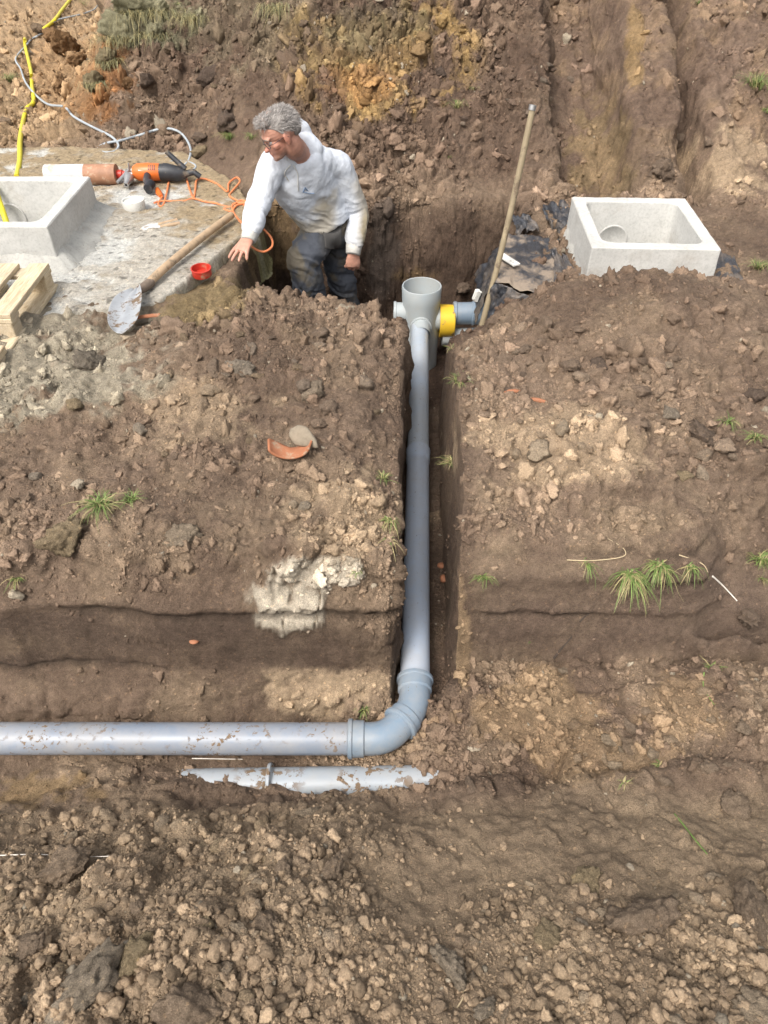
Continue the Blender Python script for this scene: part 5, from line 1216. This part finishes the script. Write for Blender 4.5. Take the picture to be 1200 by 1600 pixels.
d_belly, t_b = seg_d(V, chest, WY(513, 348, 4.46)); nz_ = fbm(V * 11 + 2, 5)
am = np.maximum(np.exp(-(seg_d(V, shR, wrR)[0] / .075) ** 4), np.exp(-(seg_d(V, shL, wrL)[0] / .085) ** 4))
st_ = ss(.30, .62, t_b + .35 * nz_) * (1 - am) * .75
el_s = np.exp(-(np.linalg.norm(V - (elL * .45 + wrL * .55) - [.05, 0, 0], axis=1) / .07) ** 2) * ss(-.15, .25, nz_) * .85
cf = (np.exp(-(np.linalg.norm(V - wrR, axis=1) / .08) ** 2) + np.exp(-(np.linalg.norm(V - wrL, axis=1) / .09) ** 2)) * .25
f_ = np.clip(st_ + el_s + cf + .10 * ss(.1, .5, nz_), 0, 1)[:, None]
setv(me, V - base_pt); vcol(me, white * (1 - f_) + dirt * f_)
M_CLOTH, nq, bq_ = newmat('sweatshirt_cotton', .9, .2); a = nq.nodes.new('ShaderNodeAttribute'); a.attribute_name = 'Col'
_c = mix(nq, a.outputs['Color'], ramp(nq, noise(nq, 60, 4, .7, objvec(nq)), [(.3, .93), (.7, 1.05)]), 1, 'MULTIPLY'); nq.links.new(_c, bq_.inputs['Base Color'])
p_ = bump(nq, bq_, noise(nq, 14, 5, .6, objvec(nq), .8), .35, .02); bump(nq, bq_, noise(nq, 420, 3, .7, objvec(nq)), .25, .001, p_)
sw = link('sweatshirt', me, M_CLOTH, person)
def cuff(a, b_, r, nm, mat=M_CLOTH, par=None, ln=.05):
    d_ = unit(np.array(b_) - a); V, F = loft([a - d_ * ln, a - d_ * ln * .5, a, a + d_ * .004], [r * 1.08, r * 1.02, r * .95, r * .85], 26, True)
    V = np.array([tuple(v) for v in V]); cI = np.tile(np.arange(26), 4); ctr = a - d_ * ln * .5
    V = V + unit(np.cross(d_, (1, .3, .2))) * 0; rad = V - a - ((V - a) @ d_)[:, None] * d_; V = V + rad * (.05 * ((cI % 2) * 2 - 1))[:, None]
    me = mesh_np(nm, V - base_pt, F); vcol(me, np.tile([.50, .48, .44], (len(V), 1))); return link(nm, me, mat, par or sw)
cuff(wrR + unit(wrR - elR) * .012, wrR + unit(wrR - elR), .041, 'cuff'); cuff(wrL + unit(wrL - elL) * .018, wrL + unit(wrL - elL), .044, 'cuff', ln=.06)
# drawstrings and the little blue chest print
def on_shirt(px, py):
    x_, y_, d_ = proj(V); m_ = np.nonzero((np.abs(x_ - px) < 5) & (np.abs(y_ - py) < 5))[0]
    if not len(m_): return WY(px, py, 4.2)
    j = m_[np.argmin(d_[m_])]; return V[j] + unit(np.array([0, 0, CAM_Z]) - V[j]) * .004
for pts in ([(463, 262), (465, 275), (467, 290), (469, 303)], [(456, 262), (449, 275), (447, 288)]):
    m = MB(); m.tube(smooth_path([on_shirt(*q) for q in pts], 4), .0028, 6); m.build('drawstring', M_WHT, sw)
P_ = [on_shirt(x, y) for x, y in ((476, 305), (478, 299), (483, 298), (486, 303), (484, 305))]
m = MB(); m.tube([P_[0], (P_[1] + P_[2]) / 2, P_[3]], [.004, .008, .004], 8, True, .4); m.tube([on_shirt(479, 305), on_shirt(488, 307), on_shirt(495, 307)], .0022, 6); m.build('chest_print', flat_mat('blue_print', (.22, .31, .45), .7), sw)

# trousers
tm = MB()
limb(tm, [WY(510, 350, 4.46), pelvis, (hipR + hipL) / 2 + [0, 0, -.04]], [.135, .148, .125], [.8, .82, .8], up=axs, n=24)
limb(tm, [hipR + [0, 0, .02], (hipR + knR) / 2, knR, (knR + anR) / 2, anR, anR2], [.108, .104, .096, .086, .080, .078]); limb(tm, [hipL + [0, 0, .02], (hipL + knL) / 2, knL, (knL + anL) / 2, anL, anL2], [.105, .098, .088, .080, .075, .075])
me = union(tm, 'trousers', .007, 6, .5); V = getv(me); nn = getn(me)
dsp = .016 * fbm(V * 8 + 14, 3) + .010 * (1 - 2.4 * np.abs(folds(V, (.35, .1, 1), 18, 7, 2))) + .006 * folds(V, (1, .2, -.5), 34, 5, 6)
V = V + nn * dsp[:, None]; nz_ = fbm(V * 9 + 6, 5); nz2 = fbm(V * 4 + 16, 3)
tc = np.tile([.068, .074, .088], (len(V), 1)); gr = ss(-.05, .25, nz2)[:, None]; tc = tc * (1 - gr * .6) + np.array([.085, .082, .078]) * gr * .6
kd, _ = seg_d(V, hipR, knR); mud = (ss(.18, .50, nz_ + .45 * np.exp(-(np.linalg.norm(V - knR - [-.05, -.05, 0], axis=1) / .14) ** 2)) * .75)[:, None]
tc = tc * (1 - mud) + np.array([.15, .125, .085]) * mud; setv(me, V - base_pt); vcol(me, tc)
M_TR, nq2, bt = newmat('work_trousers', .85, .2); a = nq2.nodes.new('ShaderNodeAttribute'); a.attribute_name = 'Col'; nq2.links.new(a.outputs['Color'], bt.inputs['Base Color'])
p_ = bump(nq2, bt, noise(nq2, 16, 5, .6, objvec(nq2), .8), .4, .02); bump(nq2, bt, noise(nq2, 350, 3, .7, objvec(nq2)), .3, .001, p_)
tr_ = link('trousers', me, M_TR, person)
# hanging tool pocket on the thigh
TV = V
def on_tr(px, py, lift=.006):
    x_, y_, d_ = proj(TV); m_ = np.nonzero((np.abs(x_ - px) < 5) & (np.abs(y_ - py) < 5))[0]
    if not len(m_): return WY(px, py, 4.36)
    j = m_[np.argmin(d_[m_])]; return TV[j] + unit(np.array([0, 0, CAM_Z]) - TV[j]) * lift
g = [[on_tr(508 + 30 * u + (4 * v if u < .5 else 0), 352 + 40 * v - 6 * u + 6 * math.sin(math.pi * u) * v, .010 + .016 * math.sin(math.pi * min(v, .95))) for u in np.linspace(0, 1, 9)] for v in np.linspace(0, 1, 9)]
Vp = np.array(g).reshape(-1, 3)
for _ in range(2):
    G = Vp.reshape(9, 9, 3); G[1:-1, 1:-1] = (G[:-2, 1:-1] + G[2:, 1:-1] + G[1:-1, :-2] + G[1:-1, 2:]) / 4; Vp = G.reshape(-1, 3)
me = mesh_np('tool_pocket', Vp - base_pt, [(j*9+i, j*9+i+1, (j+1)*9+i+1, (j+1)*9+i) for j in range(8) for i in range(8)]); vcol(me, np.tile([.085, .08, .075], (81, 1))); o = link('tool_pocket', me, M_TR, tr_)
md = o.modifiers.new('t', 'SOLIDIFY'); md.thickness = .006; md = o.modifiers.new('s', 'SUBSURF'); md.levels = md.render_levels = 1
# boots
for a_ in (anR2, anL2):
    m = MB(); limb(m, [a_ + [0, 0, .10], a_ + [0, 0, .02], a_ + [-.03, -.06, -.015], a_ + [-.06, -.17, -.02]], [.052, .056, .052, .036], [1, 1, .85, .8]); m.build('boot', M_BLK, person)
